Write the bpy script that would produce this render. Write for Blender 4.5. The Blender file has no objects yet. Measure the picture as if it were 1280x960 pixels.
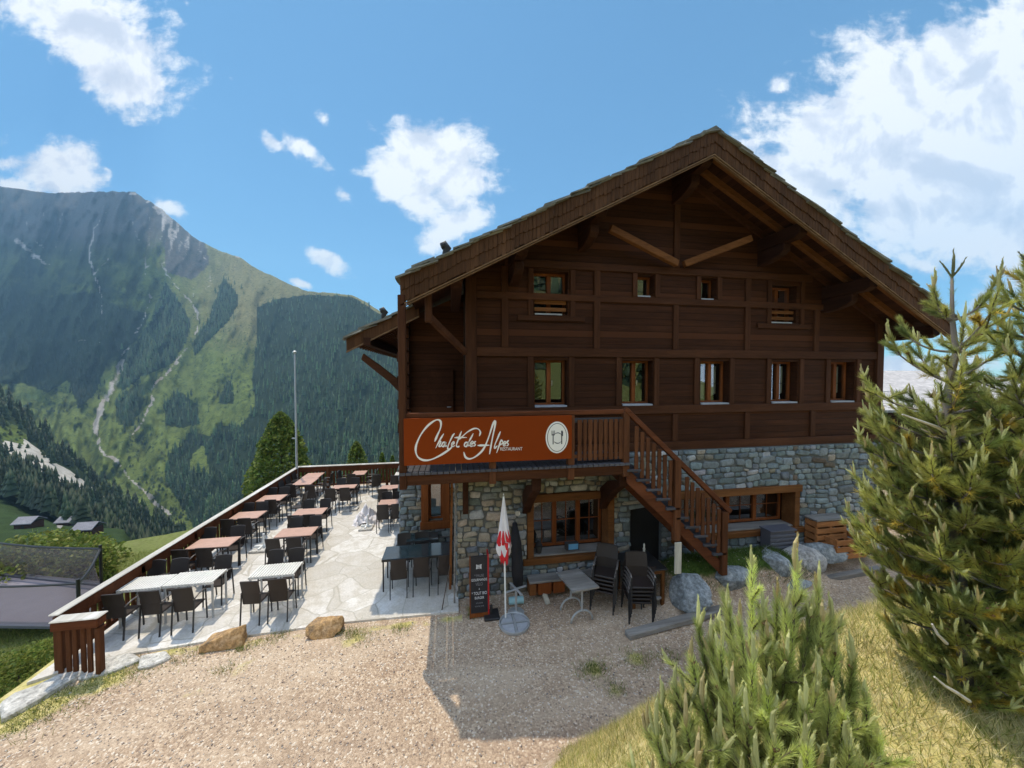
import bpy, math, random
import numpy as np
from mathutils import Vector, Matrix, Quaternion
random.seed(7); RNG = np.random.default_rng(11)
S = bpy.context.scene; COL = S.collection
PI = math.pi
# ------------------------------------------------------------------ camera geometry (world x along the facade, y away, z up)
F, H = 440.0, 4.9
YAW, PITCH = math.radians(9.75), math.atan(13/440.)
cy, sy, cp, sp = math.cos(YAW), math.sin(YAW), math.cos(PITCH), math.sin(PITCH)
def ray(x, y):
    a = (x-640)/F; b = -(y-480)/F
    f = cp+b*sp; up = b*cp-sp
    return np.array((a*cy+f*sy, -a*sy+f*cy, up))
CAM = np.array((0, 0, H))
def atZ(x, y, z=0.0): d = ray(x, y); return CAM+d*((z-H)/d[2])
def atV(x, y, v): d = ray(x, y); return CAM+d*(v/d[1])
def atF(x, y, f): return CAM+ray(x, y)*f
# ------------------------------------------------------------------ objects
def tag(o, label=None, cat=None, group=None, kind=None):
    if label: o['label'] = label
    if cat: o['category'] = cat
    if group: o['group'] = group
    if kind: o['kind'] = kind
    return o
def thing(name, label, cat, loc=(0, 0, 0), rz=0, group=None):
    o = bpy.data.objects.new(name, None); COL.objects.link(o)
    o.location = loc; o.rotation_euler = (0, 0, rz); o.empty_display_size = .1
    return tag(o, label, cat, group)
def setpar(o, p):
    o.parent = p
    q = p
    L = Vector((0, 0, 0))
    if p.parent is None and p.type == 'EMPTY' and not p.get('_local'):
        o.matrix_parent_inverse = (Matrix.Translation(p.location) @ p.rotation_euler.to_matrix().to_4x4()).inverted()
def dup(root, loc, rz=0, label=None, group=None):
    r = root.copy(); COL.objects.link(r); r.location = loc; r.rotation_euler = (0, 0, rz)
    if label: r['label'] = label
    if group: r['group'] = group
    for ch in list(root.children):
        c = ch.copy(); COL.objects.link(c); c.parent = r
        for g in ch.children:
            d = g.copy(); COL.objects.link(d); d.parent = c
    return r
class MB:
    def __init__(s): s.v = []; s.f = []; s.m = []; s.c = []; s.usec = False
    def add(s, vs, fs, mi=0, col=None):
        b = len(s.v); s.v += [tuple(map(float, p)) for p in vs]
        for f in fs: s.f.append(tuple(i+b for i in f)); s.m.append(mi)
        if col is not None: s.usec = True
        s.c += [col if col is not None else (1, 1, 1)]*len(vs)
        return s
    def box(s, a, b, mi=0, col=None):
        x0, y0, z0 = a; x1, y1, z1 = b
        vs = [(x0,y0,z0),(x1,y0,z0),(x1,y1,z0),(x0,y1,z0),(x0,y0,z1),(x1,y0,z1),(x1,y1,z1),(x0,y1,z1)]
        return s.add(vs, [(0,3,2,1),(4,5,6,7),(0,1,5,4),(1,2,6,5),(2,3,7,6),(3,0,4,7)], mi, col)
    def beam(s, p0, p1, w, h, up=(0,0,1), mi=0, col=None):
        p0 = Vector(p0); p1 = Vector(p1); d = (p1-p0).normalized(); up = Vector(up)
        if abs(d.dot(up)) > .98: up = Vector((0,1,0))
        r = d.cross(up).normalized()*(w/2); u = r.cross(d).normalized()*(h/2)
        vs = [p0-r-u, p0+r-u, p0+r+u, p0-r+u, p1-r-u, p1+r-u, p1+r+u, p1-r+u]
        return s.add(vs, [(3,2,1,0),(4,5,6,7),(0,1,5,4),(1,2,6,5),(2,3,7,6),(3,0,4,7)], mi, col)
    def tube(s, pts, r, n=8, mi=0, cap=True, col=None):
        pts = [Vector(p) for p in pts]; k = len(pts); rs = r if isinstance(r, (list, tuple)) else [r]*k
        vs = []; prev = None
        for i in range(k):
            d = (pts[min(i+1, k-1)]-pts[max(i-1, 0)]).normalized()
            if prev is None:
                a = Vector((0,0,1)) if abs(d.z) < .9 else Vector((1,0,0)); prev = d.cross(a).normalized()
            else: prev = (prev-d*prev.dot(d)).normalized()
            q = d.cross(prev)
            for j in range(n):
                t = 2*PI*j/n; vs.append(pts[i]+(prev*math.cos(t)+q*math.sin(t))*rs[i])
        fs = [(i*n+j, i*n+(j+1) % n, (i+1)*n+(j+1) % n, (i+1)*n+j) for i in range(k-1) for j in range(n)]
        if cap: fs += [tuple(reversed(range(n))), tuple(range((k-1)*n, k*n))]
        return s.add(vs, fs, mi, col)
    def lathe(s, prof, c=(0,0,0), n=24, mi=0, col=None):
        vs = []; k = len(prof)
        for r, z in prof:
            for j in range(n): t = 2*PI*j/n; vs.append((c[0]+r*math.cos(t), c[1]+r*math.sin(t), c[2]+z))
        fs = [(i*n+j, i*n+(j+1) % n, (i+1)*n+(j+1) % n, (i+1)*n+j) for i in range(k-1) for j in range(n)]
        fs += [tuple(reversed(range(n))), tuple(range((k-1)*n, k*n))]
        return s.add(vs, fs, mi, col)
    def prism(s, poly, off, mi=0, col=None):
        n = len(poly); off = Vector(off); vs = [Vector(p) for p in poly]+[Vector(p)+off for p in poly]
        return s.add(vs, [tuple(range(n)), tuple(reversed(range(n, 2*n)))]+[(i, i+n, (i+1) % n+n, (i+1) % n) for i in range(n)], mi, col)
    def build(s, name, mats, parent=None, bevel=0, smooth=False, **tg):
        me = bpy.data.meshes.new(name); me.from_pydata(s.v, [], s.f)
        if not isinstance(mats, (list, tuple)): mats = [mats]
        for m in mats: me.materials.append(m)
        if len(mats) > 1: me.polygons.foreach_set('material_index', s.m)
        if s.usec:
            a = me.color_attributes.new('Col', 'FLOAT_COLOR', 'POINT')
            arr = np.ones((len(s.v), 4), 'f'); arr[:, :3] = s.c; a.data.foreach_set('color', arr.ravel())
        if smooth: me.polygons.foreach_set('use_smooth', [True]*len(s.f))
        import bmesh
        bm = bmesh.new(); bm.from_mesh(me); bmesh.ops.recalc_face_normals(bm, faces=bm.faces); bm.to_mesh(me); bm.free()
        o = bpy.data.objects.new(name, me); COL.objects.link(o)
        if parent is not None: setpar(o, parent)
        if bevel:
            md = o.modifiers.new('bev', 'BEVEL'); md.width = bevel; md.segments = 1; md.limit_method = 'ANGLE'
        if tg: tag(o, **tg)
        return o
def npmesh(name, V, Fc, mats, parent=None, colors=None, mi=None, smooth=False, attrs=None, **tg):
    """V (n,3), Fc (m,k) equal-sized faces"""
    V = np.asarray(V, 'f'); Fc = np.asarray(Fc, 'i')
    me = bpy.data.meshes.new(name); m, k = Fc.shape
    me.vertices.add(len(V)); me.vertices.foreach_set('co', V.ravel())
    me.loops.add(m*k); me.loops.foreach_set('vertex_index', Fc.ravel())
    me.polygons.add(m); me.polygons.foreach_set('loop_start', np.arange(m, dtype='i')*k)
    try: me.polygons.foreach_set('loop_total', np.full(m, k, 'i'))
    except Exception: pass
    if not isinstance(mats, (list, tuple)): mats = [mats]
    for q in mats: me.materials.append(q)
    if mi is not None: me.polygons.foreach_set('material_index', np.asarray(mi, 'i'))
    if smooth: me.polygons.foreach_set('use_smooth', np.ones(m, bool))
    me.update(calc_edges=True); me.validate()
    if colors is not None:
        a = me.color_attributes.new('Col', 'FLOAT_COLOR', 'POINT')
        arr = np.ones((len(V), 4), 'f'); arr[:, :3] = colors; a.data.foreach_set('color', arr.ravel())
    for kx, val in (attrs or {}).items():
        a = me.attributes.new(kx, 'FLOAT', 'POINT'); a.data.foreach_set('value', np.asarray(val, 'f').ravel())
    o = bpy.data.objects.new(name, me); COL.objects.link(o)
    if parent is not None: setpar(o, parent)
    if tg: tag(o, **tg)
    return o
# ------------------------------------------------------------------ materials
class NT:
    def __init__(s, name, disp=False):
        s.m = bpy.data.materials.new(name); s.m.use_nodes = True; s.t = s.m.node_tree; s.t.nodes.clear()
        s.out = s.n('ShaderNodeOutputMaterial'); s.bs = s.n('ShaderNodeBsdfPrincipled')
        s.l(s.bs.outputs[0], s.out.inputs[0]); s.tc = s.n('ShaderNodeTexCoord').outputs['Object']
    def n(s, t, **kw):
        o = s.t.nodes.new(t)
        for k, v in kw.items(): setattr(o, k, v)
        return o
    def l(s, a, b): s.t.links.new(a, b)
    def _in(s, sock, v):
        if hasattr(v, 'is_output'): s.l(v, sock)
        else:
            if sock.type == 'RGBA' and len(v) == 3: v = (*v, 1)
            sock.default_value = v
    def math(s, op, a, b=0.0, c=None, clamp=False):
        o = s.n('ShaderNodeMath', operation=op, use_clamp=clamp); s._in(o.inputs[0], a); s._in(o.inputs[1], b)
        if c is not None: s._in(o.inputs[2], c)
        return o.outputs[0]
    def mapping(s, scale, vec=None, rot=(0,0,0)):
        o = s.n('ShaderNodeMapping'); s.l(vec or s.tc, o.inputs[0]); o.inputs['Scale'].default_value = scale; o.inputs['Rotation'].default_value = rot
        return o.outputs[0]
    def noise(s, scale, detail=4, vec=None, rough=.55, dist=0):
        o = s.n('ShaderNodeTexNoise'); s.l(vec or s.tc, o.inputs['Vector']); o.inputs['Scale'].default_value = scale
        o.inputs['Detail'].default_value = detail; o.inputs['Roughness'].default_value = rough; o.inputs['Distortion'].default_value = dist
        return o.outputs[0]
    def voro(s, scale, vec=None, feature='F1', rnd=1):
        o = s.n('ShaderNodeTexVoronoi', feature=feature); s.l(vec or s.tc, o.inputs['Vector']); o.inputs['Scale'].default_value = scale
        o.inputs['Randomness'].default_value = rnd
        return o
    def ramp(s, fac, stops, interp='LINEAR'):
        o = s.n('ShaderNodeValToRGB'); o.color_ramp.interpolation = interp; s.l(fac, o.inputs[0]); e = o.color_ramp.elements
        while len(e) < len(stops): e.new(.5)
        for i, (p, c) in enumerate(stops):
            e[i].position = p; e[i].color = (*c, 1) if isinstance(c, tuple) else (c, c, c, 1)
        return o.outputs[0]
    def mix(s, f, a, b, mode='MIX'):
        o = s.n('ShaderNodeMix', data_type='RGBA', blend_type=mode); s._in(o.inputs[0], f); s._in(o.inputs[6], a); s._in(o.inputs[7], b)
        return o.outputs[2]
    def bump(s, h, strength=.3, dist=.01):
        o = s.n('ShaderNodeBump'); o.inputs['Strength'].default_value = strength; o.inputs['Distance'].default_value = dist; s.l(h, o.inputs['Height']); s.l(o.outputs[0], s.bs.inputs['Normal'])
        return o.outputs[0]
    def col(s, c): s._in(s.bs.inputs['Base Color'], c)
    def attr(s, name='Col', color=True):
        o = s.n('ShaderNodeAttribute', attribute_name=name); return o.outputs['Color' if color else 'Fac']
    def rough(s, r): s._in(s.bs.inputs['Roughness'], r)
    def set(s, **kw):
        for k, v in kw.items(): s._in(s.bs.inputs[k.replace('_', ' ')], v)
def mul(c, k): return tuple(min(1, x*k) for x in c)
def simple(name, c, rough=.6, var=.25, scale=8, bump=.1, metal=0, stretch=(1,1,1), bd=.01, spec=.4):
    t = NT(name); v = t.mapping(stretch)
    n = t.noise(scale, 5, v); n2 = t.noise(scale*.23, 3, v)
    f = t.math('ADD', t.math('MULTIPLY', n, .6), t.math('MULTIPLY', n2, .4))
    t.col(t.ramp(f, [(.3, mul(c, 1-var)), (.7, mul(c, 1+var))])); t.rough(rough); t.set(Metallic=metal)
    t.bs.inputs['Specular IOR Level'].default_value = spec
    if bump: t.bump(n, bump, bd)
    return t.m
def wood(name, c, axis=0, plank=None, var=.4, rough=.7, grey=None, pax=2):
    """grain along axis; optional board joints every `plank` metres across axis pax"""
    t = NT(name); sc = [14, 14, 14]; sc[axis] = .9
    v = t.mapping(tuple(sc)); g = t.noise(2.2, 6, v, .65, .6); big = t.noise(.9, 3)
    base = t.ramp(g, [(.28, mul(c, 1-var)), (.5, c), (.75, mul(c, 1+var))])
    base = t.mix(t.math('MULTIPLY', big, .55), base, mul(c, .55)); st = t.noise(1.0, 7, t.mapping(tuple(3.2 if k_ != axis else .35 for k_ in range(3))), .7); base = t.mix(t.ramp(st, [(.50, 0.0), (.68, .5)]), base, (min(1, c[0]*1.9), min(1, c[1]*2.0), min(1, c[2]*2.1))); base = t.mix(t.ramp(st, [(.30, .55), (.45, 0.0)]), base, mul(c, .4))
    h = g
    if plank:
        sep = t.n('ShaderNodeSeparateXYZ'); t.l(t.tc, sep.inputs[0])
        q = t.math('DIVIDE', sep.outputs[pax], plank); fl = t.math('FLOOR', q); fr = t.math('FRACT', q)
        wn = t.n('ShaderNodeTexWhiteNoise', noise_dimensions='1D'); t.l(fl, wn.inputs['W'])
        base = t.mix(t.math('MULTIPLY', wn.outputs['Value'], .55), base, t.mix(.5, base, mul(c, .35)))
        base = t.mix(t.math('MULTIPLY', t.math('GREATER_THAN', wn.outputs['Value'], .70), .6), base, mul(c, 1.8))
        gap = t.math('MINIMUM', fr, t.math('SUBTRACT', 1.0, fr)); gm = t.math('SMOOTHSTEP', gap, 0.0, .07) if False else t.ramp(gap, [(0, 0.0), (.07, 1.0)])
        base = t.mix(gm, mul(c, .38), base); h = t.math('ADD', t.math('MULTIPLY', g, .25), gm)
    if grey:
        base = t.mix(t.ramp(t.noise(1.7, 5), [(.45, 0.0), (.62, .75)]), base, grey)
    t.col(base); t.rough(rough); t.bs.inputs['Specular IOR Level'].default_value = .12
    t.bump(h, .45, .012); return t.m
M = {}
WB = (.054, .0185, .0074)
M['wall'] = wood('larch_boards', WB, 0, .155, .45)
M['wall_side'] = wood('larch_boards_side', WB, 1, .155, .45)
M['beam'] = wood('beam_wood', (.070, .0255, .0108), 0)
M['beam_v'] = wood('beam_wood_upright', (.070, .0255, .0108), 2)
M['beam_y'] = wood('beam_wood_deep', (.04, .0145, .0072), 1)
M['brace'] = wood('brace_wood', (.17, .066, .022), 0)
M['soffit'] = wood('soffit_boards', (.045, .0165, .008), 1, .14, .4, pax=0)
M['shing'] = wood('fascia_shingles', (.088, .039, .017), 2, None, .5)
M['trim'] = wood('trim_wood', (.20, .115, .06), 0)
M['frame'] = wood('window_wood', (.20, .06, .017), 2, None, .25, .45)
M['frame2'] = wood('oak_frame', (.165, .066, .021), 0, None, .35)
M['rail'] = wood('railing_wood', (.115, .043, .018), 2, None, .4)
M['railx'] = wood('handrail_wood', (.12, .039, .016), 0, None, .4)
M['railtop'] = wood('weathered_rail_top', (.58, .54, .48), 1, None, .2)  # top boards paler than the rail sides
M['grey_wood'] = wood('grey_wood', (.24, .22, .20), 0, None, .35)
M['pale_wood'] = wood('pale_wood', (.50, .46, .38), 2, None, .25)
M['crate'] = wood('crate_wood', (.36, .15, .055), 0, None, .35)
M['step'] = wood('step_wood', (.075, .07, .075), 0, None, .35)
M['slate'] = simple('slate', (.16, .15, .12), .8, .5, 5, .5)
M['slate_pale'] = simple('pale_slate', (.46, .42, .40), .75, .35, 4, .6, stretch=(1, 1, 3))
M['hutroof'] = simple('hut_roof', (.22, .21, .23), .8, .3, 2, .2)
M['sill'] = simple('sill_grey', (.36, .37, .40), .6, .2, 9, .2)
M['white_paint'] = simple('white_paint', (.78, .78, .76), .5, .06, 6, .03)
M['black_metal'] = simple('black_metal', (.025, .024, .025), .45, .2, 20, .02)
M['steel'] = simple('steel', (.55, .55, .55), .35, .12, 30, .02, .85)
M['galv'] = simple('galvanised', (.42, .43, .44), .5, .15, 20, .05, .4)
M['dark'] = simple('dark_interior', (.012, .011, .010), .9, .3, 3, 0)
M['curtain'] = simple('curtain', (.62, .62, .58), .9, .1, 12, .1, stretch=(6, 1, .3))
M['sign'] = simple('sign_panel', (.21, .034, .003), .6, .05, 2, .01, spec=.1)
M['cream'] = simple('cream_letters', (.80, .76, .70), .5, .03, 5, 0)
M['logo_dark'] = simple('logo_dark', (.04, .04, .05), .5, .05, 5, 0)
M['board'] = simple('chalkboard', (.018, .018, .024), .55, .2, 6, .02)
M['chalk'] = simple('chalk', (.62, .62, .64), .9, .2, 30, 0)
M['chalk_dim'] = simple('chalk_faded', (.20, .20, .22), .9, .2, 30, 0)
M['red'] = simple('red_paint', (.45, .016, .018), .5, .12, 6, .02)
M['canopy_red'] = simple('red_cloth', (.60, .022, .03), .85, .15, 9, .1)
M['canopy_white'] = simple('white_cloth', (.72, .68, .69), .85, .08, 9, .1)
M['black_cloth'] = simple('black_cloth', (.016, .015, .018), .8, .2, 9, .1)
M['turq'] = simple('turquoise_wrap', (.30, .50, .54), .5, .1, 9, .05)
M['blue'] = simple('blue_plastic', (.10, .26, .42), .4, .1, 9, .02)
M['pot'] = simple('dark_pot', (.03, .03, .03), .6, .1, 9, .02)
M['rubber'] = simple('trampoline_bed', (.20, .18, .21), .8, .08, 3, .02)
M['pvc'] = simple('pvc_edge', (.10, .10, .12), .5, .1, 9, .02)
def wicker():
    t = NT('brown_wicker'); v = t.mapping((1, 1, 1)); w = t.n('ShaderNodeTexWave', wave_type='BANDS', bands_direction='Z'); t.l(v, w.inputs[0]); w.inputs['Scale'].default_value = 34
    w2 = t.n('ShaderNodeTexWave', wave_type='BANDS', bands_direction='X'); t.l(v, w2.inputs[0]); w2.inputs['Scale'].default_value = 26
    f = t.math('MULTIPLY', w.outputs['Fac'], w2.outputs['Fac']); oi = t.n('ShaderNodeObjectInfo')
    c = t.ramp(f, [(0, (.012, .008, .007)), (1, (.040, .024, .019))]); c = t.mix(t.math('MULTIPLY', oi.outputs['Random'], .4), c, (.028, .02, .018))
    t.col(c); t.rough(.5); t.bump(f, .4, .004); return t.m
M['wicker'] = wicker()
M['arm'] = simple('armrest_metal', (.16, .14, .13), .35, .15, 20, .02, .3)
M['pink'] = simple('pink_tabletop', (.50, .30, .225), .5, .13, 7, .04)
M['white_slat'] = simple('white_slats', (.74, .70, .64), .6, .1, 9, .05)
def glassmat(name, refl, tint=(1, 1, 1), rough=.01):
    t = NT(name); t.t.nodes.remove(t.bs); tr = t.n('ShaderNodeBsdfTransparent'); tr.inputs[0].default_value = (*tint, 1)
    g = t.n('ShaderNodeBsdfGlossy'); g.inputs['Roughness'].default_value = rough; g.inputs[0].default_value = (.95, .97, 1, 1)
    nz = t.noise(3.0, 2); b = t.n('ShaderNodeBump'); b.inputs['Strength'].default_value = .03; t.l(nz, b.inputs['Height']); t.l(b.outputs[0], g.inputs['Normal'])
    fr = t.n('ShaderNodeFresnel'); fr.inputs[0].default_value = 1.5
    mx = t.n('ShaderNodeMixShader'); t.l(t.math('ADD', t.math('MULTIPLY', fr.outputs[0], 1.0), refl, clamp=True), mx.inputs[0]); t.l(tr.outputs[0], mx.inputs[1]); t.l(g.outputs[0], mx.inputs[2]); t.l(mx.outputs[0], t.out.inputs[0])
    return t.m
M['glass'] = glassmat('window_glass', .17, (.75, .8, .78))
def glasstop():
    t = NT('smoked_glass_top'); t.col((.03, .05, .055)); t.rough(.12); t.set(IOR=1.8); return t.m
M['glasstop'] = glasstop()
def netmat():
    t = NT('trampoline_net'); t.col((.20, .155, .17)); t.rough(.9); t.bs.inputs['Specular IOR Level'].default_value = .05; tr = t.n('ShaderNodeBsdfTransparent'); mx = t.n('ShaderNodeMixShader'); mx.inputs[0].default_value = .50
    t.l(tr.outputs[0], mx.inputs[1]); t.l(t.bs.outputs[0], mx.inputs[2]); t.l(mx.outputs[0], t.out.inputs[0]); return t.m
M['net'] = netmat()
def stonemat():
    t = NT('rubble_stone'); c = t.attr(); n = t.noise(9, 8, None, .65); n2 = t.noise(40, 4)
    f = t.math('ADD', t.math('MULTIPLY', n, .7), t.math('MULTIPLY', n2, .3))
    t.col(t.mix(1.0, c, t.ramp(f, [(.3, .55), (.7, 1.35)]), 'MULTIPLY')); t.rough(.85); t.bump(f, .6, .03); return t.m
M['stone'] = stonemat()
M['mortar'] = simple('mortar', (.115, .12, .115), .95, .3, 12, .4)
def rockmat(name, c1, c2, c3):
    t = NT(name); n = t.noise(3.5, 8, None, .65); v = t.noise(14, 6, None, .7)
    c = t.ramp(n, [(.3, c1), (.52, c2), (.7, c3)]); c = t.mix(1.0, c, t.ramp(v, [(.3, .5), (.65, 1.25)]), 'MULTIPLY')
    t.col(c); t.rough(.9); t.bump(t.math('ADD', n, t.math('MULTIPLY', v, .4)), .7, .05); return t.m
M['rock_grey'] = rockmat('boulder_rock', (.15, .17, .18), (.29, .315, .33), (.42, .43, .43))
M['rock_orange'] = rockmat('ochre_rock', (.20, .15, .11), (.50, .30, .13), (.58, .42, .27))
M['rock_pale'] = rockmat('pale_rock', (.30, .28, .26), (.42, .40, .38), (.5, .48, .45))
M['curb'] = rockmat('curb_stone', (.40, .38, .35), (.58, .55, .51), (.66, .63, .58))
def foliage(name, k=1.0, trans=.35, rough=.6):
    t = NT(name); c = t.attr(); nz = t.noise(3, 2); c = t.mix(1.0, c, t.ramp(nz, [(.3, .75), (.7, 1.25)]), 'MULTIPLY')
    t.col(c); t.rough(rough); t.bs.inputs['Specular IOR Level'].default_value = .25
    tl = t.n('ShaderNodeBsdfTranslucent'); t.l(c, tl.inputs[0]); mx = t.n('ShaderNodeMixShader'); mx.inputs[0].default_value = trans
    t.l(t.bs.outputs[0], mx.inputs[1]); t.l(tl.outputs[0], mx.inputs[2]); t.l(mx.outputs[0], t.out.inputs[0]); return t.m
M['needles'] = foliage('pine_needles', trans=.52); M['leaf'] = foliage('leaves', trans=.4); M['far_needles'] = foliage('far_needles', trans=.15); M['grassblade'] = foliage('grass_blades', trans=.4)
M['candle'] = foliage('pine_shoots', trans=.1)
M['bark'] = simple('pine_bark', (.22, .18, .15), .9, .4, 18, .6, stretch=(1, 1, .3))
M['deadwood'] = simple('bleached_twig', (.48, .43, .38), .8, .25, 18, .3)
M['bark_dark'] = simple('bark_brown', (.09, .065, .05), .9, .4, 18, .5)
def groundmat():
    t = NT('gravel_and_grass'); g = t.attr('grass', False)
    v1 = t.voro(42); v2 = t.voro(88); big = t.noise(.55, 5); mid = t.noise(5, 4)
    cc = t.n('ShaderNodeSeparateColor'); t.l(v1.outputs['Color'], cc.inputs[0]); c2 = t.n('ShaderNodeSeparateColor'); t.l(v2.outputs['Color'], c2.inputs[0])
    gr = t.ramp(cc.outputs[0], [(0, (0.204, 0.130, 0.085)), (.35, (0.428, 0.294, 0.196)), (.7, (0.571, 0.405, 0.276)), (1, (0.816, 0.637, 0.463))])
    trk = t.noise(.8, 3, t.mapping((.35, 1.3, 1), None, (0, 0, .25))); gr = t.mix(.35, gr, t.ramp(c2.outputs[0], [(0, (.17, .125, .095)), (1, (0.592, 0.454, 0.334))]))
    gr = t.mix(t.ramp(big, [(.35, 0.0), (.65, .45)]), gr, (0.530, 0.410, 0.298))
    gr = t.mix(t.ramp(mid, [(.38, .3), (.56, 0.0)]), gr, (0.306, 0.203, 0.134)); gr = t.mix(t.ramp(trk, [(.48, 0.0), (.62, .5)]), gr, (0.592, 0.463, 0.343)); gr = t.mix(t.ramp(trk, [(.34, .35), (.46, 0.0)]), gr, (.30, .21, .155)); gr = t.mix(t.math('MULTIPLY', t.math('GREATER_THAN', cc.outputs[1], .96), .5), gr, (.14, .10, .08)); gr = t.mix(t.math('MULTIPLY', t.math('LESS_THAN', cc.outputs[2], .07), .6), gr, (.80, .70, .58))
    gs = t.ramp(t.noise(7, 6, None, .7), [(.3, (.22, .22, .06)), (.5, (.52, .44, .17)), (.7, (.72, .60, .33))])
    gn = t.math('ADD', g, t.math('MULTIPLY', t.math('SUBTRACT', t.noise(2.2, 6), .5), .9)); gm = t.ramp(gn, [(.42, 0.0), (.58, 1.0)])
    lu = t.attr('lush', False); gs = t.mix(lu, gs, t.ramp(t.noise(9, 5), [(.3, (.035, .065, .014)), (.7, (.09, .14, .03))])); t.col(t.mix(gm, gr, gs)); t.rough(.95); t.bs.inputs['Specular IOR Level'].default_value = .15
    hh = t.math('ADD', t.math('SUBTRACT', 1.0, v1.outputs['Distance']), t.math('MULTIPLY', t.noise(60, 4), .8)); t.bump(hh, .8, .012); return t.m
M['ground'] = groundmat()
def pavemat():
    t = NT('flagstones'); n = t.noise(1.2, 3); v = t.n('ShaderNodeVectorMath', operation='ADD'); t.l(t.tc, v.inputs[0])
    nn = t.n('ShaderNodeTexNoise'); t.l(t.tc, nn.inputs['Vector']); nn.inputs['Scale'].default_value = 1.6
    sc = t.n('ShaderNodeVectorMath', operation='SCALE'); t.l(nn.outputs['Color'], sc.inputs[0]); sc.inputs['Scale'].default_value = .35; t.l(sc.outputs[0], v.inputs[1])
    mp = t.mapping((1, 1.15, 0), v.outputs[0]); e = t.voro(1.25, mp, 'DISTANCE_TO_EDGE'); c = t.voro(1.25, mp)
    s = t.n('ShaderNodeSeparateColor'); t.l(c.outputs['Color'], s.inputs[0])
    base = t.ramp(s.outputs[0], [(0, (.53, .49, .44)), (.5, (.65, .61, .57)), (1, (.74, .71, .68))])
    st = t.noise(3.2, 7, None, .7); base = t.mix(t.ramp(st, [(.42, .7), (.58, 0.0)]), base, (.50, .45, .38)); base = t.mix(1.0, base, t.ramp(t.noise(26, 5), [(.3, .86), (.7, 1.1)]), 'MULTIPLY')
    gap = t.math('ADD', e.outputs['Distance'], t.math('MULTIPLY', t.math('SUBTRACT', t.noise(9, 3), .5), .03)); gm = t.ramp(gap, [(.004, 0.0), (.02, 1.0)])
    t.col(t.mix(gm, (.45, .41, .35), base)); t.rough(.75); t.bump(t.math('ADD', gm, t.math('MULTIPLY', st, .4)), .5, .012); return t.m
M['pave'] = pavemat()
def terrmat(name, green, dry, rockc, scree, woodc, sc=1.0):
    """albedo from object-fixed masks: wood (forest floor), scree, rock, dry"""
    t = NT(name); w = t.attr('wood', False); s_ = t.attr('scree', False); r = t.attr('rock', False); d = t.attr('dry', False)
    n = t.noise(.02*sc, 8, None, .65); n2 = t.noise(.09*sc, 6, None, .7); sh = t.noise(.05*sc, 8, None, .75)
    def edge(m, k=.7, lo=.42, hi=.6): return t.ramp(t.math('ADD', m, t.math('MULTIPLY', t.math('SUBTRACT', n2, .5), k)), [(lo, 0.0), (hi, 1.0)])
    c = t.ramp(n, [(.3, mul(green, .7)), (.55, green), (.75, mul(green, 1.3))])
    c = t.mix(t.ramp(sh, [(.52, 0.0), (.62, .55)]), c, mul(woodc, 1.3))
    c = t.mix(edge(d, .8, .35, .7), c, t.ramp(n2, [(.3, mul(dry, .75)), (.7, mul(dry, 1.25))]))
    c = t.mix(edge(r, .9, .4, .65), c, t.ramp(n2, [(.3, mul(rockc, .55)), (.7, mul(rockc, 1.35))]))
    vb = t.voro(.085*sc); vs_ = t.n('ShaderNodeSeparateColor'); t.l(vb.outputs['Color'], vs_.inputs[0]); spot = t.math('MULTIPLY', t.ramp(vb.outputs['Distance'], [(.18, 1.0), (.42, 0.0)]), t.math('GREATER_THAN', t.math('ADD', vs_.outputs[0], t.math('MULTIPLY', t.noise(.012*sc, 4), .8)), .98))
    c = t.mix(t.math('MULTIPLY', spot, .8), c, mul(woodc, 1.6)); fine = t.noise(.32*sc, 8, None, .8); c = t.mix(1.0, c, t.ramp(fine, [(.32, .55), (.68, 1.45)]), 'MULTIPLY')
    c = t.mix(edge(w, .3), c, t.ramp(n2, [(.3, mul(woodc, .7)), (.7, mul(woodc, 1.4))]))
    c = t.mix(edge(s_, .65, .42, .6), c, t.ramp(n2, [(.3, mul(scree, .7)), (.7, mul(scree, 1.2))]))
    t.col(c); t.rough(.95); t.bs.inputs['Specular IOR Level'].default_value = .1; t.bump(t.math('ADD', n2, n), .5, 12/sc); return t.m
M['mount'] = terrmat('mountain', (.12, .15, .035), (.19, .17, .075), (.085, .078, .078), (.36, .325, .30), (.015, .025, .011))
M['spur'] = terrmat('spur', (.10, .13, .03), (.20, .17, .08), (.2, .18, .16), (.52, .47, .41), (.022, .034, .014), 2)
M['meadow'] = terrmat('meadow', (.035, .058, .016), (.12, .12, .045), (.2, .18, .16), (.30, .28, .26), (.03, .045, .018), 6)
# ------------------------------------------------------------------ noise helpers (numpy)
_P = RNG.random((256, 256))
def vnoise(x, y):
    xi = np.floor(x).astype(int); yi = np.floor(y).astype(int); fx = x-xi; fy = y-yi
    fx = fx*fx*(3-2*fx); fy = fy*fy*(3-2*fy)
    g = lambda a, b: _P[a & 255, b & 255]
    return (g(xi, yi)*(1-fx)+g(xi+1, yi)*fx)*(1-fy)+(g(xi, yi+1)*(1-fx)+g(xi+1, yi+1)*fx)*fy
def fbm(x, y, o=5):
    s = 0; a = .5
    for i in range(o): s = s+a*vnoise(x*2**i+17*i, y*2**i+31*i); a *= .5
    return s/(1-.5**o)
def sstep(a, b, x): t = np.clip((x-a)/(b-a), 0, 1); return t*t*(3-2*t)
def inpoly(px, py, poly):
    c = np.zeros(np.shape(px), bool); n = len(poly)
    for i in range(n):
        x1, y1 = poly[i]; x2, y2 = poly[(i+1) % n]
        if y1 == y2: continue
        cond = ((y1 > py) != (y2 > py)) & (px < (x2-x1)*(py-y1)/(y2-y1)+x1)
        c ^= cond
    return c
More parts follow.
